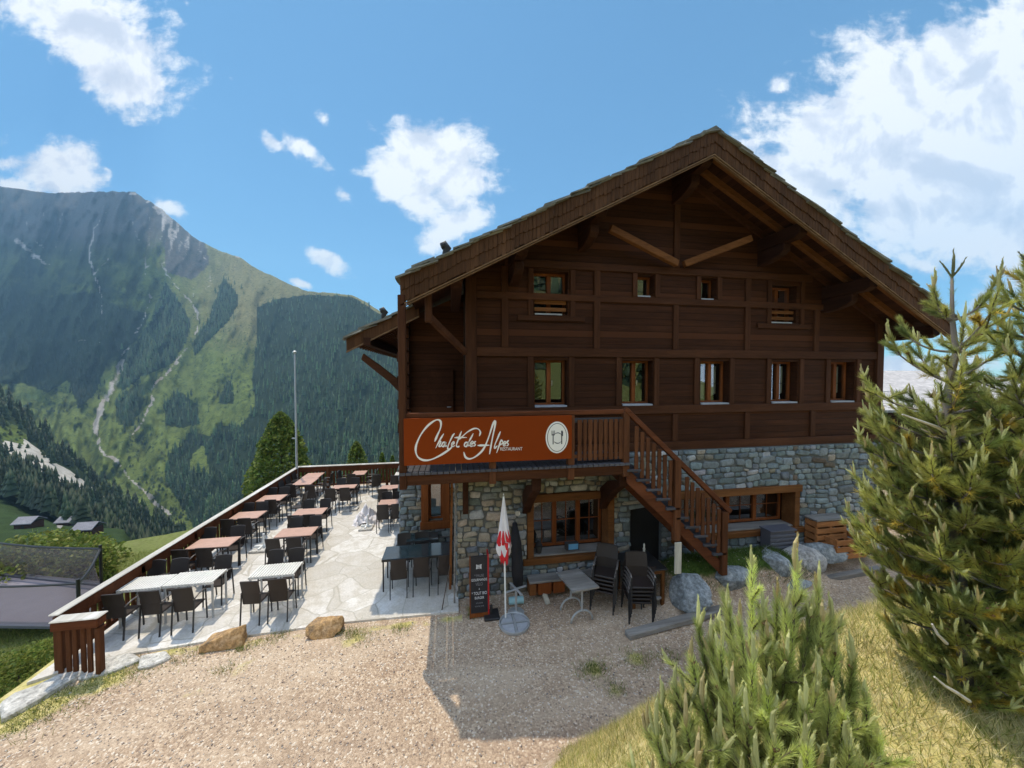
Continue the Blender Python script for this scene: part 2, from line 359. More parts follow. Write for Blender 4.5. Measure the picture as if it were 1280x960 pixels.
def linedist(px, py, pts):
    """distance minus local half width of a polyline [(x,y,halfwidth)]"""
    d = np.full(np.shape(px), 1e9)
    for (x1, y1, w1), (x2, y2, w2) in zip(pts[:-1], pts[1:]):
        L = (x2-x1)**2+(y2-y1)**2; t = np.clip(((px-x1)*(x2-x1)+(py-y1)*(y2-y1))/L, 0, 1)
        d = np.minimum(d, np.hypot(px-x1-t*(x2-x1), py-y1-t*(y2-y1))-(w1+(w2-w1)*t))
    return d
def grid_faces(nr, nc):
    i, j = np.meshgrid(np.arange(nr-1), np.arange(nc-1), indexing='ij'); a = (i*nc+j).ravel()
    return np.stack([a, a+1, a+nc+1, a+nc], 1)
def ptsF(x, y, f):
    a = (x-640)/F; b = -(y-480)/F; fz = cp+b*sp; up = b*cp-sp
    return np.stack([(a*cy+fz*sy)*f, (-a*sy+fz*cy)*f, H+up*f], -1)
# ------------------------------------------------------------------ near ground
UF = [-40, -20, -8, -2, 0, 1.2, 3.4, 6, 10, 20, 40]; VF = [-2, -1, 1.2, 2.6, 3.6, 4.25, 4.65, 4.9, 5.2, 5.5, 6]
def ground_z(u, v):
    u = np.asarray(u, float); v = np.asarray(v, float)
    d = np.interp(u, UF, VF)-v
    k = np.interp(u, [-3, .8, 2.2], [.55, .85, 1.3]); zm = np.interp(u, [-30, -4, 0, 3], [2.4, 2.6, 3.0, 3.0])
    a = k*d; w = .35; s = np.clip(.5+.5*(zm-a)/w, 0, 1); sm = zm*(1-s)+a*s-w*s*(1-s)
    z = np.where(d > 0, np.maximum(sm, 0), 0)
    z = z+np.where(v < -3, (-3-v)*.33, 0)
    z = z+.78*sstep(6.35, 6.85, v)*sstep(4.3, 5.0, u)*(1-sstep(7.2, 9.2, u))*(1-sstep(7.0, 7.7, v)*.5)
    ue = np.where(v > 6.2, -6.75, -6.75-(6.2-v)*1.3)
    left = np.clip(ue-u, 0, None); far = np.clip(v-16.6, 0, None)*(1-sstep(0, 5, u)); dr = np.maximum(left, far)
    z = z-np.minimum(dr*1.1, 1.75+dr*.14)
    return z+.05*(fbm(u*.9+40, v*.9+9, 3)-.5)*np.where((v > 7) & (u < 3) & (dr <= 0), 0, 1)
def make_ground():
    u = np.arange(-16, 18.01, .11); v = np.arange(-12, 19.01, .11)
    V_, U_ = np.meshgrid(v, u, indexing='ij'); Z_ = ground_z(U_, V_)
    Z_ = np.where((U_ > -6.5) & (U_ < 11) & (V_ > 7.25) & (V_ < 16), np.minimum(Z_, -.06), Z_) if False else Z_
    d = np.interp(U_, UF, VF)-V_
    g = sstep(.15, .75, d)*.95
    g = np.maximum(g, sstep(.25, .7, Z_)*(V_ > 5)*.8)
    ue = np.where(V_ > 6.2, -6.75, -6.75-(6.2-V_)*1.3)
    g = np.maximum(g, 1-sstep(.0, .9, U_-ue)); g = np.where(U_ < ue, 1, g)
    g = np.maximum(g, .52*np.exp(-((V_-6.98)/.16)**2)*(U_ < .2)*(U_ > -6))
    for (x, y, r, k) in ((742, 840, .35, .62), (800, 826, .3, .6), (130, 850, .5, .75), (35, 890, .6, .8), (300, 840, .5, .42), (250, 860, .6, .4), (440, 800, .4, .55), (768, 862, .2, .55)):
        p = atZ(x, y); g = np.maximum(g, k*np.exp(-((U_-p[0])**2+(V_-p[1])**2)/r**2))
    g = np.where(V_ > 16.5, 1, g)
    P = np.stack([U_, V_, Z_], -1).reshape(-1, 3)
    npmesh('ground', P, grid_faces(len(v), len(u)), M['ground'], attrs={'grass': g, 'lush': np.maximum((sstep(.2, .5, Z_)*(V_ > 5.6)*(U_ > 3)), np.where(U_ < ue-.02, .8, 0)+.8*(V_ < -3))}, smooth=True, kind='structure')
make_ground()
# ------------------------------------------------------------------ far terrain sheets
def sheet(name, xs, ycurve, fcurve, nrow, mat, masks, relief, back=None):
    """ycurve(x,t), fcurve(x,t) t 0 base .. 1 crest; adds a falling back side"""
    T = np.linspace(0, 1, nrow)[:, None]*np.ones(len(xs)); X = np.ones((nrow, 1))*xs[None, :]
    Y = ycurve(X, T); Fd = fcurve(X, T)*(1+relief(X, Y, T))
    P = ptsF(X, Y, Fd)
    at = masks(X, Y, T)
    if back:
        rows = []
        for k in range(1, 9):
            q = P[-1].copy(); r = k*back[0]; n = np.hypot(q[:, 0], q[:, 1]); q[:, 0] *= (n+r)/n; q[:, 1] *= (n+r)/n; q[:, 2] -= back[1]*k; rows.append(q)
        P = np.concatenate([P, np.array(rows)], 0); at = {k_: np.concatenate([v_, np.repeat(v_[-1:], 8, 0)], 0) for k_, v_ in at.items()}
    nr, nc = P.shape[:2]
    npmesh(name, P.reshape(-1, 3), grid_faces(nr, nc), mat, attrs={k_: v_ for k_, v_ in at.items()}, smooth=True, kind='structure')
    return P[:nrow]
RX = [-700, -300, -100, 0, 30, 60, 120, 150, 168, 185, 215, 245, 280, 300, 322, 345, 365, 385, 410, 440, 460, 480, 503, 600, 800, 1000, 1700]
RY = [190, 205, 222, 233, 237, 241, 240, 239, 240, 250, 272, 299, 316, 322, 337, 347, 357, 364, 366, 369, 379, 393, 406, 430, 455, 482, 492]
BX = [-700, -300, 0, 200, 260, 330, 420, 520, 800, 1700]; BY = [660, 650, 650, 690, 700, 700, 690, 680, 640, 600]
FRX = [-700, 0, 165, 250, 385, 440, 503, 800, 1700]; FRY = [2500, 2000, 1900, 1750, 1450, 1300, 1150, 900, 700]
P1 = [(322, 384), (345, 374), (385, 368), (440, 371), (480, 396), (540, 420), (640, 450), (640, 690), (260, 690), (232, 640), (205, 600), (212, 568), (228, 556), (236, 540), (262, 545), (275, 532), (300, 535), (318, 508), (316, 470), (320, 430)]
P2 = [(207, 352), (226, 380), (238, 405), (232, 428), (215, 455), (178, 470), (152, 490), (150, 478), (165, 440), (190, 400)]
P3 = [(280, 348), (297, 368), (296, 384), (285, 402), (258, 428), (243, 447), (242, 428), (262, 398), (272, 368)]
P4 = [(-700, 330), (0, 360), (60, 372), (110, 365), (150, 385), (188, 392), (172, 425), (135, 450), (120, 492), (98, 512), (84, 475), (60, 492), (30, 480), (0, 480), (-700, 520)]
P5 = [(272, 505), (282, 478), (290, 474), (292, 505)]
P6 = [(206, 532), (205, 505), (225, 490), (246, 505), (250, 530), (228, 535)]
P7 = [(145, 530), (143, 508), (165, 482), (180, 478), (182, 500), (165, 535)]
PMEADOW = [(236, 590), (240, 568), (254, 556), (258, 572), (262, 592)]
SC = [  # pale scree chutes and the torrent: (x, y, half width)
 [(203, 272, .5), (200, 310, .8), (206, 335, 1), (215, 352, 1.3), (232, 372, 1.3), (246, 388, 2), (249, 402, 1.6), (240, 428, 1.6), (218, 455, 1.3), (200, 475, 1.3), (190, 488, 1), (188, 505, 1.4), (182, 518, 1), (166, 545, .8)],
 [(153, 444, 3), (150, 462, 3.4), (140, 484, 4), (127, 506, 4), (119, 528, 3), (121, 548, 2), (125, 563, 1.6), (145, 577, 1.4), (160, 595, 1.5), (178, 612, 1.8), (196, 630, 1.8), (214, 645, 1.5)],
 [(130, 266, 1), (118, 284, 1.6), (112, 310, 2), (116, 340, 1.6), (124, 360, 1.2), (128, 392, .8)], [(143, 312, .6), (130, 328, 1), (117, 341, 1.2)],
 [(32, 262, .6), (34, 280, 1), (45, 300, 1), (55, 312, .6)], [(52, 262, .6), (50, 292, 1), (54, 305, .8)], [(78, 268, .6), (70, 285, 1), (70, 315, .7)], [(90, 268, .6), (93, 290, 1), (92, 308, .8), (80, 325, .6)],
 [(165, 272, .8), (172, 295, 1.2), (184, 315, 1), (180, 340, 1.4), (182, 358, 1.3), (189, 372, 1.3), (178, 402, 1), (160, 432, 1), (154, 444, 1.5)], [(196, 325, .6), (181, 338, 1)],
 [(248, 296, .5), (251, 312, .7), (262, 330, .9), (263, 352, .9), (254, 376, .6)], [(286, 308, .5), (294, 326, .7), (296, 336, .5)], [(230, 322, .5), (240, 340, 1.2), (242, 362, .8), (244, 380, .8)],
 [(186, 268, .7), (190, 290, 1)], [(98, 425, .5), (140, 430, .6), (150, 440, 1)], [(20, 300, 3), (40, 318, 3), (60, 330, 1)]]
def ridge(X): return np.interp(X, RX, RY)+(fbm(X/7+3, X*0+.5, 4)-.5)*np.interp(X, [60, 170, 330, 520], [3, 6, 3, 2])
def yC(X, T): return np.interp(X, BX, BY)+(ridge(X)-np.interp(X, BX, BY))*T
def fC(X, T):
    fb = np.interp(X, [-700, 0, 240, 330, 520, 1700], [500, 480, 470, 400, 340, 250]); fr = np.interp(X, FRX, FRY)
    return fb*(fr/fb)**(T**.92)
def relC(X, Y, T):
    n = fbm(X/26+3+Y/60, Y/55+5, 5)-.5; m = fbm(X/9+9, Y/15+2, 4)-.5; big = fbm(X/80+1, Y/160+8, 3)-.5
    env = sstep(0, .25, T)*(1-.35*sstep(.9, 1, T)); dark = np.interp(X, [180, 230], [1.0, .55])
    rg = np.abs(fbm(X/24+2+Y/90, Y/75+3, 4)-.5)*2; return env*dark*(.10*n+.05*m+.10*big+.16*(rg-.3))
def mC(X, Y, T):
    q = lambda P: inpoly(X, Y, P)*1.0
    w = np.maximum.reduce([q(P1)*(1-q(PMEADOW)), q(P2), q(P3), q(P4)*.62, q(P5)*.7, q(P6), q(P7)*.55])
    scrub_shade = np.interp(X, [150, 178, 205], [1, .9, 0])*sstep(250, 310, Y)*(1-sstep(468, 500, Y+X*.12)); w = np.maximum(w, scrub_shade*(.56+.3*(fbm(X/22+4, Y/14+8, 4)-.5)))  # shade of the left face painted into its dark plant colour
    s = np.zeros_like(X)
    wx, wy = X+(fbm(X/7+1, Y/9+4, 4)-.5)*9, Y+(fbm(X/8+7, Y/7+2, 4)-.5)*9; br = sstep(.30, .52, fbm(X/10+5, Y/14+6, 4)); hi = np.interp(Y, [300, 430, 470], [.62, .75, 1.0])
    for l in SC: s = np.maximum(s, (1-sstep(-.9, 1.5, linedist(wx, wy, l)))*(.45+.55*br)*hi)
    fan = sstep(.52, .62, fbm(X/5+Y/30+2, Y/26+9, 4))*sstep(370, 290, Y)*np.interp(X, [150, 200, 300, 330], [.25, .6, .5, 0]); s = np.maximum(s, fan)
    for (x, y, w_) in ((165, 241, 2.2), (185, 251, 1.6), (194, 258, 2), (277, 306, 2.4), (298, 319, 2)): s = np.maximum(s, (np.hypot((X-x)/1.8, Y-y-1) < w_)*1.6)
    r = sstep(395, 250, Y)*np.interp(X, [140, 200, 260, 330], [.95, .8, .62, .15]); r = np.maximum(r, .75*inpoly(X, Y, [(200, 250), (255, 300), (262, 330), (240, 350), (208, 340)]))
    d = np.interp(X, [60, 210, 300, 420], [0, .35, .75, .75])*sstep(520, 380, Y)
    return {'wood': w, 'scree': s, 'rock': r, 'dry': d}
xsC = np.concatenate([np.arange(-700, -60, 14), np.arange(-60, 530, 2.6), np.arange(530, 1700, 16)])
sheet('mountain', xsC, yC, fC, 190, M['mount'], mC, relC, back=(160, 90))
def surfC(x, y):
    X = np.asarray(x, float); Y = np.asarray(y, float); T = np.clip((np.interp(X, BX, BY)-Y)/(np.interp(X, BX, BY)-np.interp(X, RX, RY)), 0, 1)
    return ptsF(X, Y, fC(X, T)*(1+relC(X, Y, T)))
def shade_cloud_mesh():  # unseen cumulus added above the view, outline shaped to shade the left face
    poly = [(-260, 215), (60, 236), (150, 238), (172, 246), (196, 275), (214, 300), (206, 330), (208, 352), (206, 385), (190, 425), (172, 455), (150, 462), (128, 492), (95, 505), (60, 500), (0, 490), (-260, 480)]
    A = 3300.; W = []
    for (x, y) in poly:
        y = max(y, float(np.interp(x, RX, RY))+2); p = surfC(np.array([x]), np.array([y]))[0]; k = (A-p[2])/SUN.z; W.append((p[0]+SUN.x*k, p[1]+SUN.y*k))
    W = np.array(W); lo, hi = W.min(0)-150, W.max(0)+150; n = 150; gx, gy = np.meshgrid(np.linspace(lo[0], hi[0], n), np.linspace(lo[1], hi[1], n), indexing='ij')
    jx, jy = gx+(fbm(gx/170+3, gy/170+1, 5)-.5)*260, gy+(fbm(gx/170+9, gy/170+5, 5)-.5)*260
    d = linedist(jx, jy, [(a, b, 0) for a, b in W]+[(W[0][0], W[0][1], 0)]); ins = inpoly(jx, jy, [tuple(q) for q in W]); th = np.where(ins, d, -d); th = th-55*(fbm(gx/90, gy/90, 4) > .66)*(th < 160)
    h = np.sqrt(np.clip(th, 0, None))*9*(.6+.9*fbm(gx/120+2, gy/120+7, 5)); keep = (th[:-1, :-1] > 0) & (th[1:, 1:] > 0) & (th[1:, :-1] > 0) & (th[:-1, 1:] > 0)
    top = np.stack([gx, gy, A+h+1], -1).reshape(-1, 3); bot = np.stack([gx, gy, A-h*.35-1], -1).reshape(-1, 3); F_ = grid_faces(n, n)[keep.ravel()]
    m = simple('cloud_white', (.82, .83, .85), 1, .03, .01, 0, spec=0)
    o = npmesh('cloud', np.concatenate([top, bot]), np.concatenate([F_, F_[:, ::-1]+n*n]), m, smooth=True); tag(o, kind='structure')
# nearer wooded spur on the left
SBX = [-700, -100, 0, 60, 150, 250, 400, 700]; SBY = [575, 590, 612, 640, 690, 740, 800, 880]
STX = [-700, -100, 0, 60, 120, 200, 245, 300, 400, 700]; STY = [380, 455, 496, 545, 603, 652, 678, 715, 790, 870]
def yS(X, T): return np.interp(X, SBX, SBY)+(np.interp(X, STX, STY)-np.interp(X, SBX, SBY))*T
def fS(X, T): fb = np.interp(X, [-700, 0, 150, 300, 700], [240, 205, 160, 130, 110]); return fb+(np.interp(X, [-700, 0, 240, 700], [420, 380, 330, 300])-fb)*T
DEB = [(-60, 500), (0, 532), (38, 553), (62, 574), (90, 590), (112, 606), (132, 622), (95, 614), (62, 603), (40, 590), (15, 572), (0, 560), (-60, 545)]
GRS = [(-60, 530), (0, 533), (18, 530), (34, 545), (30, 556), (10, 552), (-60, 560)]
def mS(X, Y, T):
    q = lambda P: inpoly(X, Y, P)*1.0
    d = q(DEB); return {'wood': 1-np.maximum(d, q(GRS)), 'scree': d*(1-q(GRS)*.8), 'rock': d*0, 'dry': d*0}
relS = lambda X, Y, T: .06*(fbm(X/30+7, Y/40+1, 4)-.5)*sstep(0, .3, T)
sheet('spur', np.arange(-700, 701, 4.), yS, fS, 60, M['spur'], mS, relS, back=(40, 45))
def surfS(x, y):
    X = np.asarray(x, float); Y = np.asarray(y, float); T = np.clip((np.interp(X, SBX, SBY)-Y)/(np.interp(X, SBX, SBY)-np.interp(X, STX, STY)), 0, 1)
    return ptsF(X, Y, fS(X, T)*(1+relS(X, Y, T)))
# meadow hillside below the terrace
HF = [6, 11, 16, 30, 60, 110, 160, 220, 300, 460]
HZS = [(0, [-2.5, -4.4, -7.5, -16, -31, -51, -63, -70, -105, -190]), (150, [-2.5, -4.4, -7.5, -16, -31, -52, -67, -112, -160, -210]), (250, [-2.5, -4.6, -8.5, -20, -46, -92, -130, -170, -200, -240])]
def zM(x, f):
    x = np.asarray(x, float); c = [np.interp(f, HF, z_) for _, z_ in HZS]; t1 = np.clip(x/150, 0, 1); t2 = np.clip((x-150)/100, 0, 1)
    return ((c[0]*(1-t1)+c[1]*t1)*(1-t2)+c[2]*t2)*np.interp(x, [640, 900, 1200], [1, .35, .06])
def meadow():
    xs = np.concatenate([np.arange(-900, 700, 8.), np.arange(700, 3000, 40)]); fs = np.array([9, 11, 13, 16, 20, 25, 31, 38, 46, 56, 68, 80, 92, 104, 116, 130, 144, 158, 175, 195, 220, 250, 300, 380, 460.])
    Fm, X = np.meshgrid(fs, xs, indexing='ij'); Z = zM(X, Fm)+(fbm(X/60, Fm/14, 4)-.5)*np.minimum(Fm*.05, 3.5)
    a = (X-640)/F; P = np.stack([(a*cy+sy)*Fm, (-a*sy+cy)*Fm, Z], -1)
    Y = 467+F*(H-Z)/Fm
    path = 1-sstep(-.5, 1.6, np.minimum(linedist(X, Y, [(72, 668, 1.5), (66, 655, 1.5), (70, 645, 1.2), (77, 640, .8)]), linedist(X, Y, [(150, 712, 1), (128, 694, 1)])))
    npmesh('meadow', P.reshape(-1, 3), grid_faces(len(fs), len(xs)), M['meadow'], smooth=True, kind='structure', attrs={'wood': X*0, 'scree': path, 'rock': X*0, 'dry': .35*np.exp(-((X-140)/25)**2-((Y-665)/12)**2)})
meadow()
def onmeadow(x, y):
    fs = np.linspace(9, 300, 3000); yy = 467+F*(H-zM(x, fs))/fs; f = fs[np.argmin(abs(yy-y))]; a = (x-640)/F
    return np.array(((a*cy+sy)*f, (-a*sy+cy)*f, zM(x, f))), f
# hillside rising behind the viewpoint (seen only as window reflections)
def behind():
    u = np.linspace(-120, 120, 50); v = np.linspace(-11.5, -160, 40); V_, U_ = np.meshgrid(v, u, indexing='ij')
    Z_ = ground_z(np.clip(U_, -16, 18), np.full_like(U_, -11.5))+(-11.5-V_)*.38+(fbm(U_/12, V_/12, 4)-.5)*3*sstep(-12, -30, V_)-.1
    npmesh('hillside', np.stack([U_, V_, Z_], -1).reshape(-1, 3), grid_faces(40, 50), M['mount'], smooth=True, kind='structure', attrs={'wood': V_*0, 'scree': V_*0, 'rock': V_*0, 'dry': V_*0+.6})
behind()
# ------------------------------------------------------------------ distant conifers, each stand one object nobody could count
def conifers(name, base, hts, label_cols, parent=None, tiers=4, sides=7, wid=.17, **tg):
    n = len(base); tv = []; tf = []
    for t in range(tiers):
        z0 = .06+.80*t/tiers; z1 = min(1, z0+.94/tiers+.12); r = (1-z0)**.85
        b = len(tv)
        for s in range(sides): a = 2*PI*(s+.5*(t % 2))/sides; q = r*(1 if s % 2 else .72); tv.append((q*math.cos(a), q*math.sin(a), z0-(.03 if s % 2 else 0)))
        tv.append((0, 0, z1)); tf += [(b+s, b+(s+1) % sides, b+sides) for s in range(sides)]
    tv = np.array(tv); tf = np.array(tf)
    ang = RNG.random(n)*2*PI; c, s = np.cos(ang), np.sin(ang); w = hts*wid*(.8+.5*RNG.random(n))
    jit = 1+.22*(RNG.random((n, len(tv)))-.5)
    X = (tv[None, :, 0]*c[:, None]-tv[None, :, 1]*s[:, None])*w[:, None]*jit; Y = (tv[None, :, 0]*s[:, None]+tv[None, :, 1]*c[:, None])*w[:, None]*jit; Z = tv[None, :, 2]*hts[:, None]
    P = np.stack([X, Y, Z], -1)+base[:, None, :]
    Fc = (tf[None]+np.arange(n)[:, None, None]*len(tv)).reshape(-1, 3)
    C = np.repeat(label_cols[:, None, :], len(tv), 1)*(.75+.4*tv[None, :, 2:3]*0+.25*RNG.random((n, len(tv), 1)))
    return npmesh(name, P.reshape(-1, 3), Fc, M['far_needles'], colors=C.reshape(-1, 3), parent=parent, **tg)
def scatter(polys, n, holes=(), fringe=.16):
    out = []
    xs = [p[0] for P in polys for p in P]; ys = [p[1] for P in polys for p in P]
    while len(out) < n:
        x = RNG.uniform(max(-90, min(xs)), min(600, max(xs)), 4000); y = RNG.uniform(min(ys), max(ys), 4000); ok = np.zeros(4000, bool)
        for P in polys: ok |= inpoly(x, y, P)
        for P in holes: ok &= ~inpoly(x, y, P)
        out += list(zip(x[ok], y[ok]))
    o = np.array(out[:n]); k = RNG.random(n) < fringe; o[k] += RNG.normal(size=(k.sum(), 2))*np.array((6, 5)); return o
def greens(n, c, k=.35): return np.array(c)[None]*(1-k+2*k*RNG.random((n, 1)))*(1+.25*(RNG.random((n, 3))-.5))
FG = (.062, .102, .042)
p = scatter([P1], 4300, [PMEADOW]); conifers('forest', surfC(p[:, 0], p[:, 1]), RNG.uniform(10, 25, len(p)), greens(len(p), FG, .62), label='dense dark green conifer forest on the slope beside the roof', cat='forest', kind='stuff')
p = np.concatenate([scatter([P2], 850), scatter([P3], 420), scatter([P5, P6, P7], 200)]); conifers('mountain_wood', surfC(p[:, 0], p[:, 1]), RNG.uniform(12, 24, len(p)), greens(len(p), FG), label='strips of conifers between pale scree chutes on the mountain', cat='forest', kind='stuff')
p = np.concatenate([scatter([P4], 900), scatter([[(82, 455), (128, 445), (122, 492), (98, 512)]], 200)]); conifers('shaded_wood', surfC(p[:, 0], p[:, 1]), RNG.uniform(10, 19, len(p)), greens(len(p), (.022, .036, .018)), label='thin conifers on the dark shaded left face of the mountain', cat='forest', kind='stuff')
p = scatter([[(160, 545), (205, 540), (215, 600), (235, 640), (260, 690), (230, 680), (190, 625), (150, 575)], [(255, 500), (300, 400), (318, 430), (315, 500)], [(50, 480), (85, 480), (95, 515), (60, 520)]], 330)
conifers('valley_shrubs', surfC(p[:, 0], p[:, 1]), RNG.uniform(3, 7, len(p)), greens(len(p), (.05, .075, .022)), wid=.5, label='low green shrubs scattered on the bright valley meadow', cat='shrubs', kind='stuff')
SP = [(-90, 440), (0, 488), (60, 540), (120, 598), (200, 648), (245, 674), (300, 712), (360, 760), (250, 752), (150, 708), (112, 676), (60, 643), (0, 616), (-90, 595)]
p = scatter([SP], 1150, [DEB, GRS]); conifers('spur_forest', surfS(p[:, 0], p[:, 1]), RNG.uniform(9, 17, len(p)), greens(len(p), (.026, .044, .018)), wid=.2, label='dark conifer forest on the nearer spur above the huts', cat='forest', kind='stuff')
p = scatter([GRS, [(0, 540), (100, 598), (110, 612), (40, 585)]], 40); conifers('debris_shrubs', surfS(p[:, 0], p[:, 1]), RNG.uniform(2, 5, len(p)), greens(len(p), (.05, .075, .022)), wid=.5, label='small bushes on the pale landslide strip', cat='shrubs', kind='stuff')
q = np.concatenate([np.stack([RNG.uniform(-15, 17, 60), RNG.uniform(-11, -4.5, 60)], 1), np.stack([RNG.uniform(-40, 40, 90), -14-RNG.random(90)**1.6*40], 1)]); conifers('hillside_wood', np.array([(a, b, ground_z(np.clip(a, -16, 18), max(b, -11.5))+max(0, -11.5-b)*.38-.3) for a, b in q]), np.concatenate([RNG.uniform(1.2, 4.2, 60), RNG.uniform(2.5, 9, 90)]), greens(150, FG), wid=.2, label='conifers on the hillside behind the viewpoint', cat='forest', kind='stuff')
for (x, y, hh, w, l) in ((78, 657, 10, .3, 'round dark tree beside the pale track on the meadow'), (95, 640, 15, .3, 'broad dark conifer standing at the upper meadow edge'), (12, 622, 11, .3, 'dark tree at the left edge of the upper meadow')):
    b, f = onmeadow(x, y); t = thing('dark_conifer', l, 'tree', b)
    MB().tube([b, b+np.array((0, 0, hh*.4))], [.25, .12], 6).build('trunk', M['bark_dark'], t)
    conifers('crown', np.array([b]), np.array([hh*1.]), greens(1, (.024, .04, .016)), parent=t, tiers=6, sides=9, wid=w)
# huts on the meadow
def hut(x, y, w, l):
    b, f = onmeadow(x, y); t = thing('mountain_hut', l, 'hut', b, 0, 'wooden huts on the meadow')
    h = w*.45; X, Y, Z = b; d = w*.8
    MB().box((X-w/2, Y-d/2, Z-1), (X+w/2, Y+d/2, Z+h)).build('wall', M['grey_wood'] if w > 6.5 else M['wall_side'], t)
    r = MB()
    for s in (-1, 1): r.prism([(X-w*.6, Y, Z+h+w*.32), (X+w*.6, Y, Z+h+w*.32), (X+w*.6, Y+s*d*.65, Z+h-.15), (X-w*.6, Y+s*d*.65, Z+h-.15)], (0, 0, .3))
    r.build('roof', M['hutroof'], t)
    MB().box((X-.5, Y-d/2-.04, Z-.2), (X+.5, Y-d/2, Z+h*.65)).build('door', M['dark'], t)
hut(29, 662, 6.0, 'dark hut with grey roof farthest left on the meadow'); hut(79, 659, 5.5, 'pale roofed hut behind the lime green bush'); hut(104, 670, 6.2, 'hut at the right end of the lime green bush'); hut(142, 677, 5, 'lone small hut right of the others on the meadow')
def track(pts, w):
    Q = smooth_pts([onmeadow(x, y)[0] for x, y in pts]); vs = []
    for i, q in enumerate(Q):
        d = Q[min(i+1, len(Q)-1)]-Q[max(i-1, 0)]; d[2] = 0; d /= np.linalg.norm(d); n_ = np.array((-d[1], d[0], 0)); vs += [q-n_*w+np.array((0, 0, .35)), q+n_*w+np.array((0, 0, .35))]
    MB().add(vs, [(2*i, 2*i+1, 2*i+3, 2*i+2) for i in range(len(Q)-1)]).build('path', M['curb'], kind='structure')
def smooth_pts(P): return [P[i]*(1-k/5)+P[i+1]*(k/5) for i in range(len(P)-1) for k in range(5)]+[P[-1]]
track([(73, 678), (69, 668), (67, 660), (69, 652), (74, 646), (82, 641)], 1.3); track([(165, 722), (148, 710), (128, 695)], .8)
